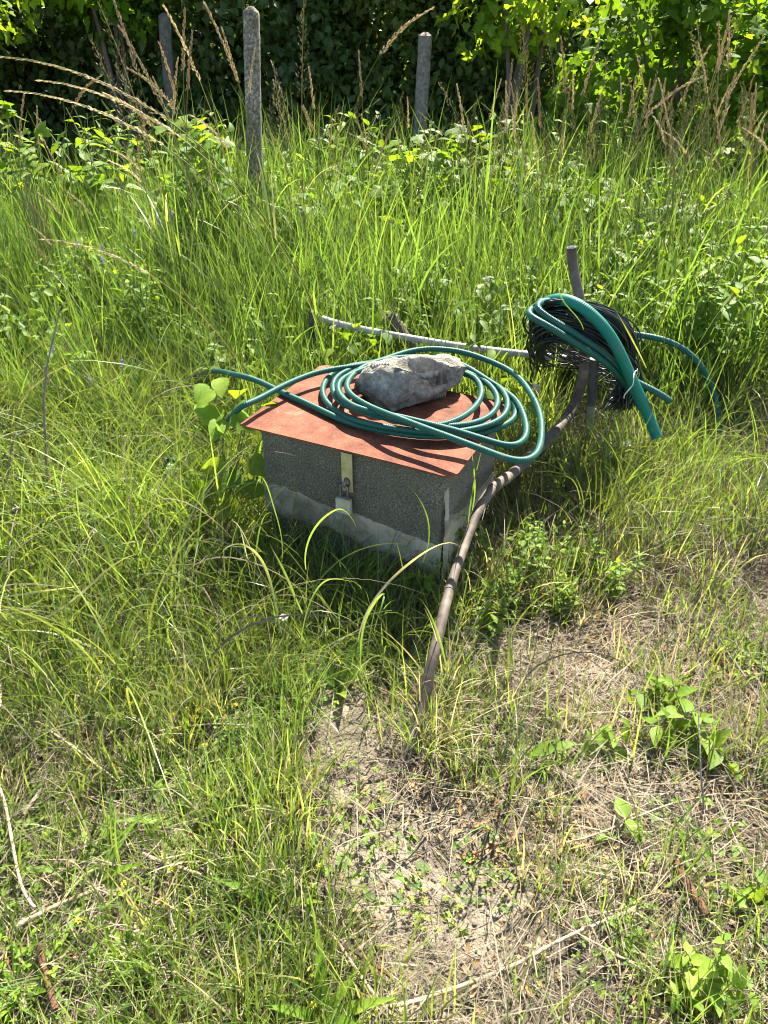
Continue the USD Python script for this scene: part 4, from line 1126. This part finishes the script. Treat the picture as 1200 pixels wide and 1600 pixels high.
hero('leafy_seedling', 'bushy bright seedling in the bottom right corner', 1085, 1560, 5,
     [[Z, [-.01, .02, .05], [-.03, .03, .09]], [Z, [.02, .01, .06], [.03, .04, .13]], [Z, [.03, -.01, .04], [.08, -.02, .06]], [Z, [-.03, -.02, .04], [-.06, -.02, .05]]], .058, pairs=5)
hero('leafy_seedling', 'seedling against the right edge above the bottom corner', 1165, 1420, 6, [[Z, [.02, .01, .04], [.05, .02, .06]], [Z, [-.02, -.01, .04], [-.05, .01, .05]], [Z, [0, .02, .05]]], .046, pairs=4)
hero('leafy_seedling', 'small weed with upright leaves at the foot of the bent pipe', 715, 1150, 7, [[Z, [0, 0, .05]]], .03, pairs=3)
for i, (px, py, s) in enumerate([(640, 1310, .6), (700, 1440, .9), (735, 1345, .7), (790, 1330, .8), (665, 1480, .6), (770, 1370, .7), (720, 1460, .7), (600, 1580, .8), (860, 1440, .6), (930, 1500, .7)]):
    hero('five_leaf_weed', 'small five-fingered leaf rosette growing on the straw path', px, py, 20 + i, [[Z, [.004, 0, .022 * s]], [Z, [.02 * s, .01, .015]]], .028 * s, 'weed', tmpl=OVN, group='five-fingered rosettes on the path', pairs=3, top=2)
# right foot of the box and around the pipe
for i, (px, py, h, lab) in enumerate([(668, 940, .17, 'young leafy weed hugging the front right corner of the box'), (735, 900, .24, 'upright small-leaved weed beside the bent pipe'), (790, 950, .17, 'small-leaved weed right of the bent pipe, lowest of three'),
                                      (840, 930, .26, 'leafy weed with yellowish top right of the bent pipe'), (810, 900, .20, 'small-leaved weed standing behind the leafy weed right of the pipe'), (700, 1000, .12, 'low leafy weed where the bent pipe leaves the box shade'), (880, 960, .12, 'low weed in straw right of the yellow-topped weed'), (900, 905, .18, 'small-leaved weed under the dead grass below the metal stake'), (765, 1000, .13, 'low small-leaved weed in straw between the bent pipe and the seedlings'), (950, 930, .14, 'small weed farthest right in the strip right of the bent pipe')]):
    rr = np.random.default_rng(40 + i)
    hero('small_leaved_weed', lab, px, py, 40 + i, [[Z, [rr.normal() * .03, rr.normal() * .025, h * .5], [rr.normal() * .07, rr.normal() * .05, h]] for _ in range(5)], .034, 'weed', pairs=7, r0=.0016)
# rosettes lower left: plantain and dock
def rosette(name, label, px, py, seed, n, leaf, mat, tmpl, up=.7, cat='plant', group=None, az=None):
    r = np.random.default_rng(seed)
    b = ground_pt(px, py)
    t = thing(name, label, cat, group, b)
    lv = []
    for k in range(n):
        a = (k * 2.4 + r.normal(scale=.3)) if az is None else az[k % len(az)] + r.normal(scale=.25)
        lv.append((np.array([0, 0, .0]), [math.cos(a), math.sin(a), up * r.uniform(.5, 1.3)], np.array([-math.cos(a) * .5, -math.sin(a) * .5, 1]), leaf * r.uniform(.7, 1.1)))
    leaf_thing_parts(str(t.GetPath()), lv, M[mat], tmpl)
    return t


OVL = ovate(8, .20, .35, .55)
rosette('plantain', 'ribwort plantain with long ribbed leaves in the lower left', 150, 1385, 1, 7, .15, 'weed', OVL, .8)
rosette('plantain', 'plantain with upright leaves at the bottom edge left of the path', 505, 1600, 2, 6, .14, 'weed', OVL, 1.6)
rosette('plantain', 'broad plantain leaves by the left edge above the bottom corner', 25, 1350, 3, 7, .14, 'weed', OVL, .8)
rosette('plantain', 'plantain rosette among clover in the middle of the left foreground', 290, 1290, 4, 7, .13, 'weed_dark', OVL, .9)
rosette('plantain', 'plantain with glossy leaves left of the bare soil', 430, 1420, 5, 6, .13, 'weed', OVL, 1.2)
rosette('dock', 'upright dock leaves in the shade before the box', 530, 1085, 6, 5, .14, 'weed_dark', ovate(7, .32, .3, .35), 2.2)
for px_, py_, sd, lab in [(60, 1110, 31, 'feathery bright green yarrow leaves near the left edge'), (110, 1145, 32, 'feathery yarrow leaves beside the diagonal tan twig'), (35, 1560, 33, 'bright small-leaved weed in the bottom left corner'), (215, 1500, 34, 'low green weed among straw above the bottom edge at left')]:
    rosette('yarrow', lab, px_, py_, sd, 16, .085, 'weed', ovate(8, .24, .4, .3), 1.0)
# big heart-shaped bindweed leaves by the left corner of the box
def leaf_cluster(name, label, pts, mat, tmpl, sizes, seed, base, stalkm='stalk', cat='plant', group=None, normal=(0, -.25, 1)):
    r = np.random.default_rng(seed)
    b = np.array([base[0], base[1], float(gz(base[0], base[1]))])
    t = thing(name, label, cat, group, b)
    lv = []
    for k, p in enumerate(pts):
        e = np.array(p) - b
        q_ = spline([[0, 0, -.01], e * [.5, .5, .6] + r.normal(scale=.01, size=3), e], 5)
        usdkit.mesh(stage, numbered(str(t.GetPath()) + '/stem'), tube(q_, np.linspace(.0018, .0010, len(q_)), 4, caps=False), M[stalkm], smooth=True)
        a = r.uniform(0, 6.28)
        lv.append((e, np.array([math.cos(a), math.sin(a) - .4, -.35]), np.array(normal) + r.normal(scale=.3, size=3), sizes[k % len(sizes)] * r.uniform(.85, 1.15)))
    leaf_thing_parts(str(t.GetPath()), lv, M[mat], tmpl)


HEART = ovate(8, .85, .22, .4, 1.3)
leaf_cluster('bramble', 'bright serrated bramble leaves beside the left corner of the lid', [at_y(*q_) for q_ in [(335, 610, 2.13), (350, 640, 2.1), (375, 610, 2.12), (318, 628, 2.12), (398, 620, 2.08), (390, 632, 2.06), (348, 655, 2.08), (412, 632, 2.05), (362, 650, 2.0), (340, 672, 2.02), (380, 648, 2.0), (322, 600, 2.2), (345, 590, 2.18)]], 'weed', HEART, [.085, .07], 3, at_y(352, 800, 2.1))
leaf_cluster('bindweed', 'dark broad heart-shaped leaves in shade left of the box', [at_y(*q_) for q_ in [(375, 760, 1.92), (352, 722, 1.96), (375, 735, 1.98), (345, 780, 1.94), (388, 715, 2.0), (330, 760, 2.0)]], 'weed_dark', HEART, [.10, .085], 4, at_y(362, 840, 1.98), normal=(0, -.9, .6))
leaf_cluster('creeper', 'leafy creeper with toothed leaves beside the right of the hose coil', [at_y(*q_) for q_ in [(795, 590, 2.22), (808, 606, 2.2), (792, 612, 2.2), (818, 598, 2.23), (812, 632, 2.15), (800, 628, 2.16), (826, 628, 2.17), (770, 610, 2.2), (766, 622, 2.2)]], 'vine', HEART, [.055, .045], 5, at_y(815, 720, 2.28))
leaf_cluster('creeper', 'leafy creeper with long leaflets rising behind the rock', [at_y(*q_) for q_ in [(745, 535, 2.55), (735, 520, 2.6), (760, 530, 2.55), (750, 500, 2.62), (690, 548, 2.45), (672, 552, 2.45), (770, 545, 2.5), (745, 480, 2.65), (732, 470, 2.66)]], 'vine', ovate(7, .42, .3, .4), [.085, .07], 6, at_y(745, 580, 2.65))
leaf_cluster('creeper', 'low broad leaves in the grass behind the left hose strands', [at_y(*q_) for q_ in [(535, 520, 2.75), (560, 505, 2.8), (580, 495, 2.85), (545, 540, 2.7), (575, 530, 2.7), (600, 520, 2.75), (520, 545, 2.68)]], 'vine', HEART, [.07, .06], 7, at_y(560, 600, 2.75))

# vine shoots in the meadow
LB = lobed(.25)
def vine(label, px, py, y, seed, n, w, h, leaf=.085, mat='vine'):
    r = np.random.default_rng(seed)
    top = at_y(px, py, y)
    pts = []
    for k in range(n):
        t = r.uniform() ** .7
        pts.append(np.array([top[0] + r.normal() * w * (.35 + .65 * t), y + r.normal() * w * .6, top[2] - h * t + r.normal() * .02]))
    leaf_cluster('vine_shoot', label, pts, mat, LB, [leaf, leaf * .7, leaf * .5], seed, (top[0], y), 'stalk')


vine('bright vine shoot with lobed leaves left of the concrete post', 300, 180, 4.3, 11, 120, .17, .5)
vine('vine shoot with pale leaves below the wooden post', 660, 215, 4.6, 12, 110, .18, .45)
vine('vine shoot with silvery upper leaves right of the wooden post', 735, 200, 4.7, 13, 120, .2, .5)
vine('low vine shoot glowing yellow-green in front of the hedge centre', 600, 285, 4.3, 14, 70, .18, .32)
vine('vine shoot among stalks right of centre', 880, 255, 4.4, 15, 50, .14, .3, .08)
vine('vine shoot with a few bright leaves under the right seed heads', 950, 265, 4.4, 16, 55, .14, .35, .085)
vine('vine shoot by the right edge below the shrubs', 1135, 205, 4.9, 17, 60, .16, .35, .085)
vine('leafy vine shoot filling the meadow top between the two grey posts', 520, 270, 4.5, 19, 80, .22, .35)
vine('vine shoot with yellow-green tips left of the crowded seed heads', 800, 240, 4.6, 20, 80, .18, .4)
vine('pale vine shoot low in the meadow right of the concrete post', 455, 300, 4.2, 21, 60, .15, .3, .07)
vine('vine leaves at the left edge below the arching seed heads', 8, 145, 3.8, 18, 40, .1, .35, .07)

# leafy weeds filling the right meadow: copies of three plants
rng = np.random.default_rng(21)
WP = []
for k, (mt, tm, lf, pr) in enumerate([('weed', OV, .070, 7), ('weed_dark', OV, .075, 7), ('weed', OVN, .075, 9)]):
    c = proto_class(f'leafy_weed_{"abc"[k]}')
    r = np.random.default_rng(60 + k)
    weed_parts(str(c.GetPath()), 60 + k, [[Z, [r.normal() * .05, r.normal() * .05, .24], [r.normal() * .12, r.normal() * .10, .5]] for _ in range(4)], lf, M[mt], M['stalk'], tm, pairs=pr, r0=.0028, top=.75)
    WP.append(c.GetPath())
def weeds(n, x0, x1, y0, y1, h0, h1, label, group):
    for p_ in scatter(rng, n, x0, x1, y0, y1):
        if not in_box(p_[0], p_[1], .12):
            copy_of(WP[int(rng.integers(3))], 'leafy_weed', label, 'plant', group, (p_[0], p_[1], float(gz(p_[0], p_[1]))), rng.uniform(0, 6.28), rng.uniform(h0, h1))


weeds(64, 1.0, 2.7, 2.75, 4.3, .9, 1.45, 'leafy green weed in the thick growth right of the drooping hose', 'leafy weeds in the right meadow')
weeds(34, -.3, 1.0, 2.75, 3.8, .7, 1.05, 'leafy weed growing in grass behind the rock and pale pipe', 'leafy weeds behind the box')
weeds(50, -2.6, -.4, 2.7, 5.0, .7, 1.1, 'leafy weed standing in the sunny grass at left', 'leafy weeds in the left meadow')
weeds(60, -3.2, 3.4, 4.5, 6.0, 1.1, 1.75, 'leafy weed at the foot of the dark hedge', 'leafy weeds along the hedge foot')

# ------------------------------------------------------------ bent blades in front of the box (each its own thing)
def blade(label, pts, w, mat='grass', curl=.4):
    p = resample(spline(pts, 8), .012)
    n = len(p)
    t = np.gradient(p, axis=0); t /= np.linalg.norm(t, axis=1, keepdims=True)
    side = np.cross(t, [0.15, -1, .35]); side /= np.linalg.norm(side, axis=1, keepdims=True)
    s = np.linspace(0, 1, n)
    ww = w * (.35 + .65 * np.sin(np.pi * np.clip(s * .9 + .05, 0, 1))) * (1 - s ** 5)
    nn = np.cross(side, t)
    a = (curl * np.sin(s * 5))[:, None]
    side = side * np.cos(a) + nn * np.sin(a)
    v = np.stack([p - side * ww[:, None] / 2, p - nn * (ww * .12)[:, None], p + side * ww[:, None] / 2], 1).reshape(-1, 3)
    i = np.arange(n - 1) * 3
    f = np.vstack([np.stack([i + o, i + o + 1, i + o + 4], 1) for o in (0, 1)] + [np.stack([i + o, i + o + 4, i + o + 3], 1) for o in (0, 1)])
    return tag(obj('bent_grass', (v, f), M[mat]), label, 'grass blade')


blade('yellowing bent blade hooked before the left end of the box', [at_y(*q_) for q_ in [(440, 880, 1.63), (438, 830, 1.64), (427, 790, 1.64), (415, 754, 1.62), (405, 748, 1.58), (399, 765, 1.55), (397, 785, 1.53)]], 0.0033, 'grass_fresh')
blade('yellow-green blade arching under the padlock', [at_y(*q_) for q_ in [(478, 890, 1.50), (482, 845, 1.5), (500, 815, 1.49), (520, 799, 1.47), (537, 797, 1.44), (551, 812, 1.42), (558, 828, 1.41)]], 0.0054, 'grass_fresh')
blade('broad pale blade slanting across the shaded grass before the box', [at_y(*q_) for q_ in [(473, 960, 1.40), (458, 925, 1.42), (440, 885, 1.45), (425, 857, 1.46), (421, 848, 1.47)]], 0.0066, 'grass_fresh')
blade('long blade arching left past the left foot of the box', [at_y(*q_) for q_ in [(395, 950, 1.50), (398, 890, 1.56), (405, 830, 1.58), (418, 802, 1.56), (432, 806, 1.54)]], 0.0043, 'grass_fresh')
blade('curling blade before the box, tip pointing right', [at_y(*q_) for q_ in [(470, 1010, 1.28), (485, 940, 1.32), (505, 910, 1.33), (530, 905, 1.30), (560, 910, 1.26)]], 0.0038, 'grass')
blade('sunlit blade bent over at the foot of the box, left of the corner weed', [at_y(*q_) for q_ in [(563, 1050, 1.2), (566, 990, 1.23), (580, 950, 1.24), (600, 928, 1.22), (592, 960, 1.18), (585, 990, 1.17)]], 0.0054, 'grass_fresh')
blade('long blade crossing the mortar band toward the right corner', [at_y(*q_) for q_ in [(560, 1000, 1.3), (590, 930, 1.38), (640, 880, 1.42), (690, 850, 1.40), (720, 855, 1.36)]], .006, 'grass')
blade('straight pale stem leaning across the box front below the padlock', [at_y(*q_) for q_ in [(470, 980, 1.38), (500, 905, 1.45), (560, 860, 1.5), (640, 850, 1.5)]], .004, 'grass_mixed')
blade('drooping blade over the left foot of the box', [at_y(*q_) for q_ in [(440, 990, 1.35), (425, 920, 1.42), (405, 870, 1.46), (370, 850, 1.44), (340, 875, 1.40)]], .007, 'grass')
blade('thin upright blade before the right corner of the box', [at_y(*q_) for q_ in [(660, 880, 1.52), (670, 820, 1.54), (655, 780, 1.54), (632, 752, 1.54)]], 0.0033, 'grass_fresh')
blade('pair-forming upright blade in front of the lid corner', [at_y(*q_) for q_ in [(737, 800, 1.72), (742, 760, 1.72), (739, 720, 1.72), (735, 690, 1.72)]], 0.0038, 'grass_fresh')
blade('leaning blade right of the lid corner', [at_y(*q_) for q_ in [(730, 830, 1.7), (738, 770, 1.70), (747, 725, 1.70), (757, 690, 1.69)]], 0.0038, 'grass_fresh')
blade('long straw blade stretched across the grass left of the box', [at_y(*q_) for q_ in [(120, 830, 1.72), (200, 855, 1.62), (300, 890, 1.52), (420, 935, 1.40)]], 0.0033, 'grass_mixed')
blade('wide grass blade lying over the drooping grass at left', [at_y(*q_) for q_ in [(35, 975, 1.35), (110, 940, 1.40), (175, 885, 1.48), (225, 865, 1.5)]], 0.0054, 'grass_mixed')
blade('long grass blade reaching right from the left edge', [at_y(*q_) for q_ in [(-10, 935, 1.45), (60, 925, 1.46), (130, 915, 1.46)]], 0.0054, 'grass')
blade('grass blade lying along the lower run of the bent pipe', [at_y(*q_) for q_ in [(700, 1060, 1.15), (690, 1010, 1.18), (672, 960, 1.2), (655, 935, 1.2)]], 0.0048, 'grass_fresh')
blade('tall blade crossing the dark hedge right of the wooden post', [at_y(*q_) for q_ in [(752, 420, 4.0), (762, 280, 4.0), (770, 180, 4.0), (778, 90, 3.95)]], 0.0120, 'grass_fresh')
blade('broad upright blade glowing in the right stalks', [at_y(*q_) for q_ in [(812, 380, 3.7), (815, 270, 3.75), (822, 200, 3.8), (836, 140, 3.8)]], 0.0152, 'grass_fresh')
blade('wide pale blade crossing the tubing coil', [at_y(*q_) for q_ in [(1010, 575, 2.2), (990, 535, 2.2), (968, 495, 2.2), (955, 473, 2.2)]], 0.0049, 'grass_mixed')
blade('light blade bent across the thick hose', [at_y(*q_) for q_ in [(912, 515, 2.18), (895, 488, 2.18), (880, 470, 2.2), (872, 440, 2.2), (890, 400, 2.25)]], 0.0038, 'grass_fresh')

# ------------------------------------------------------------ sticks, twigs and dead stems on the ground
def stick(label, pts, r0, r1, mat, seed, z=.030, name='dry_stick', knots=True):
    P = []
    for q_ in pts:
        if len(q_) == 2:
            g_ = ground_pt(*q_); g_[2] += z; P.append(g_)
        else:
            P.append(at_y(*q_))
    p = resample(spline(P, 8) if len(P) > 2 else P, .010)
    p = p + .004 * (np.stack([noise(p * 20 + k * 7, seed + k) for k in range(3)], 1) - .5)
    return tag(obj(name, tube(p, np.linspace(r0, r1, len(p)), 7, seed=seed, rough=.22), M[mat], smooth=50), label, 'stick')


stick('long pale dry stem slanting across the bottom right foreground', [(610, 1585), (700, 1560), (800, 1520), (880, 1482), (945, 1455), (990, 1435)], .0042, .0030, 'pale_stick', 1)
stick('thick reddish bark stick on straw in the lower right', [(1045, 1372), (1060, 1400), (1078, 1430), (1092, 1452)], .0095, .0085, 'red_stick', 2, .034)
stick('short reddish stick near the bottom left of the path', [(548, 1492), (575, 1512), (610, 1537)], .0042, .0032, 'red_stick', 3)
stick('tan stick running out to the bottom edge left of the path', [(495, 1450), (540, 1500), (580, 1560), (625, 1610)], .0036, .0030, 'stick', 4)
stick('crooked brown stick in the grass of the lower left', [(40, 1475), (90, 1445), (130, 1425), (172, 1408)], .0055, .0035, 'stick', 5, .045)
stick('grey forked stick lying by the left edge', [(50, 1300), (80, 1240), (82, 1232)], .0045, .003, 'grey_stick', 6, .045)
stick('long bleached stem rising along the left edge', [(0, 1050), (12, 1150), (5, 1220), (25, 1300), (45, 1400), (70, 1450)], .0035, .003, 'pale_stick', 7, .06)
stick('brown stick poking from straw in the lower left corner', [(75, 1500), (85, 1550), (100, 1600)], .0065, .005, 'red_stick', 8, .045)
stick('diagonal tan twig through the short grass at left', [(85, 1170), (130, 1200), (190, 1245)], .003, .002, 'pale_stick', 9, .05)
stick('brown twig in the middle of the left foreground', [(320, 1270), (350, 1310), (385, 1335)], .004, .003, 'red_stick', 10)
stick('dry twig lying between plantains in the left foreground', [(230, 1355), (280, 1375), (320, 1390)], .0045, .003, 'stick', 11, .045)
stick('dark fallen branch lying in the grass at the left edge', [(-40, 815, 1.86), (40, 792, 1.9), (120, 765, 1.98), (210, 748, 2.05)], .0095, .006, 'grey_stick', 12, name='fallen_branch')
stick('thin dark dead stem standing at left above the fallen branch', [(76, 760, 2.0), (70, 680, 2.03), (70, 600, 2.06), (80, 540, 2.08), (95, 478, 2.1)], .0042, .002, 'grey_stick', 13, name='dead_twig')
stick('leaning dead stem rising from the fallen branch at the left edge', [(0, 770, 1.95), (15, 725, 1.97), (22, 690, 1.98), (60, 665, 2.0)], .0038, .002, 'grey_stick', 14, name='dead_twig')
stick('dark dead stem leaning at the right edge over the straw', [(1090, 1290), (1095, 1200, .98), (1093, 1090, 1.1), (1115, 985, 1.2)], .002, .0014, 'grey_stick', 15, name='dead_twig')
stick('thin dark twig crossing straw near the right edge', [(1130, 1040), (1170, 1100), (1195, 1150)], .0028, .0018, 'grey_stick', 16)
stick('straight straw-coloured stem lying across the right foreground', [(880, 1335), (960, 1310), (1050, 1275), (1150, 1262)], .0024, .0018, 'pale_stick', 17, .03)
stick('long straw stem lying right of the pipe end', [(620, 1100), (720, 1105), (800, 1120), (850, 1128)], .0022, .0016, 'pale_stick', 18, .03)
stick('reddish runner stem lying across straw right of the path', [(735, 1350), (790, 1330), (850, 1312)], .0022, .0016, 'red_stick', 19)
stick('pale curved stem crossing the grass in the left foreground', [(215, 1180), (280, 1162), (340, 1155), (400, 1158)], .002, .0014, 'pale_stick', 20, .05)
for k in range(26):
    r = np.random.default_rng(700 + k)
    px, py = r.uniform(640, 1190), r.uniform(980, 1590)
    a = r.uniform(-.5, .9)
    L = r.uniform(40, 130)
    stick('thin dry straw stem lying loose on the path', [(px, py), (px + L * .5 * math.cos(a), py - L * .5 * math.sin(a) + r.normal() * 4), (px + L * math.cos(a), py - L * math.sin(a))], .0016, .0010, 'pale_stick', 30 + k, r.uniform(.012, .03), name='loose_straw').SetCustomDataByKey('group', 'loose straw stems on the path')
DL = ovate(6, .5, .5, -.5)
for i, (px, py, s, lab) in enumerate([(1125, 1420, .05, 'curled brown dead leaf beside the reddish bark stick'), (905, 1262, .04, 'tan dead leaf below the largest creeping seedling'), (850, 1245, .035, 'dark brown dead leaf left of the tan one'), (812, 1545, .032, 'yellow fallen leaf near the long pale stem'), (1170, 1170, .035, 'brown dead leaf near the right edge'), (745, 1545, .03, 'greyish dead leaf on the soil at the bottom')]):
    g_ = ground_pt(px, py); g_[2] += .014
    r = np.random.default_rng(i)
    tag(obj('dead_leaf', stamp(*DL, np.array([g_]), frames(r.normal(size=(1, 3)) * [1, 1, .1], np.array([[0, 0, 1.0]])), np.array([s])), M['dead_leaf']), lab, 'leaf')

# ------------------------------------------------------------ small flowers
def flower_head(n, r_, seed, petal=.35):
    r = np.random.default_rng(seed)
    u = r.normal(size=(n, 3)); u[:, 2] = np.abs(u[:, 2]) * .9 - .15
    u /= np.linalg.norm(u, axis=1, keepdims=True)
    tv = np.array([[0, 0, 0], [-.22, .55, .05], [.22, .55, .05], [0, 1, -.1]])
    return stamp(tv, np.array([[0, 1, 2], [1, 3, 2]]), u * r_ * .25, frames(u, r.normal(size=(n, 3))), np.full(n, r_))


for nm, mat, h, hr in (('clover_bloom', 'yellow', .05, .0055), ('white_bloom', 'white', .14, .016), ('purple_bloom', 'purple', .38, .014)):
    c = proto_class(nm)
    usdkit.mesh(stage, f'/{nm}/stem', tube(np.array([[0, 0, 0], [.004, 0, h * .5], [0, .004, h]]), .0010, 4, caps=False), M['stalk'], smooth=True)
    usdkit.mesh(stage, f'/{nm}/bloom', (lambda vf: (vf[0] + [0, .004, h], vf[1]))(flower_head(34, hr, 1) if nm != 'purple_bloom' else merge([(lambda q_: (q_[0] + [0, 0, -.012 * k], q_[1]))(flower_head(12, hr * (.6 + .08 * k), k)) for k in range(6)])), M[mat], smooth=False)
ylw = [(160, 1040), (183, 1056), (212, 1063), (215, 1035), (190, 1087), (176, 1085), (205, 1105), (229, 1042), (293, 1110), (296, 1118), (316, 1115), (310, 1124), (280, 1140), (268, 1158), (340, 1100), (368, 1102), (270, 1125), (300, 1130), (323, 1165), (258, 1340), (272, 1360), (195, 1388), (128, 1440), (490, 1575), (495, 1352), (160, 1075)]
for px, py in ylw:
    g_ = at_z(px, py, .05)
    copy_of('/clover_bloom', 'yellow_clover_flower', 'tiny yellow clover flower in the short grass at left', 'flower', 'yellow clover flowers', (g_[0], g_[1], float(gz(g_[0], g_[1]))), px, 1.0)
for px, py, y, lab in [(442, 940, 1.42, 'ragged whitish flower head in shade before the box'), (838, 600, 2.3, 'white flower right of the hose coil'), (520, 508, 2.88, 'white flower cluster at the left end of the pale pipe'), (760, 432, 3.2, 'lone white flower in the grass above the creeper'), (980, 690, 2.35, 'small white flower below the tubing coil')]:
    g_ = at_y(px, py, y)
    copy_of('/white_bloom', 'white_flower', lab, 'flower', None, (g_[0], g_[1], float(gz(g_[0], g_[1])) if False else g_[2] - .14), px, .62 if y < 2 else .9)
for px, py, y in [(242, 325, 3.6), (247, 340, 3.6), (268, 330, 3.7), (160, 400, 3.2), (120, 375, 3.4), (210, 358, 3.5), (140, 590, 2.5), (80, 540, 2.6), (190, 560, 2.6), (158, 380, 3.3)]:
    g_ = at_y(px, py, y)
    copy_of('/purple_bloom', 'purple_flower', 'small purple vetch flower in the sunny grass at left', 'flower', 'purple flowers in the left meadow', (g_[0], g_[1], g_[2] - .38 * .5), px, .5)
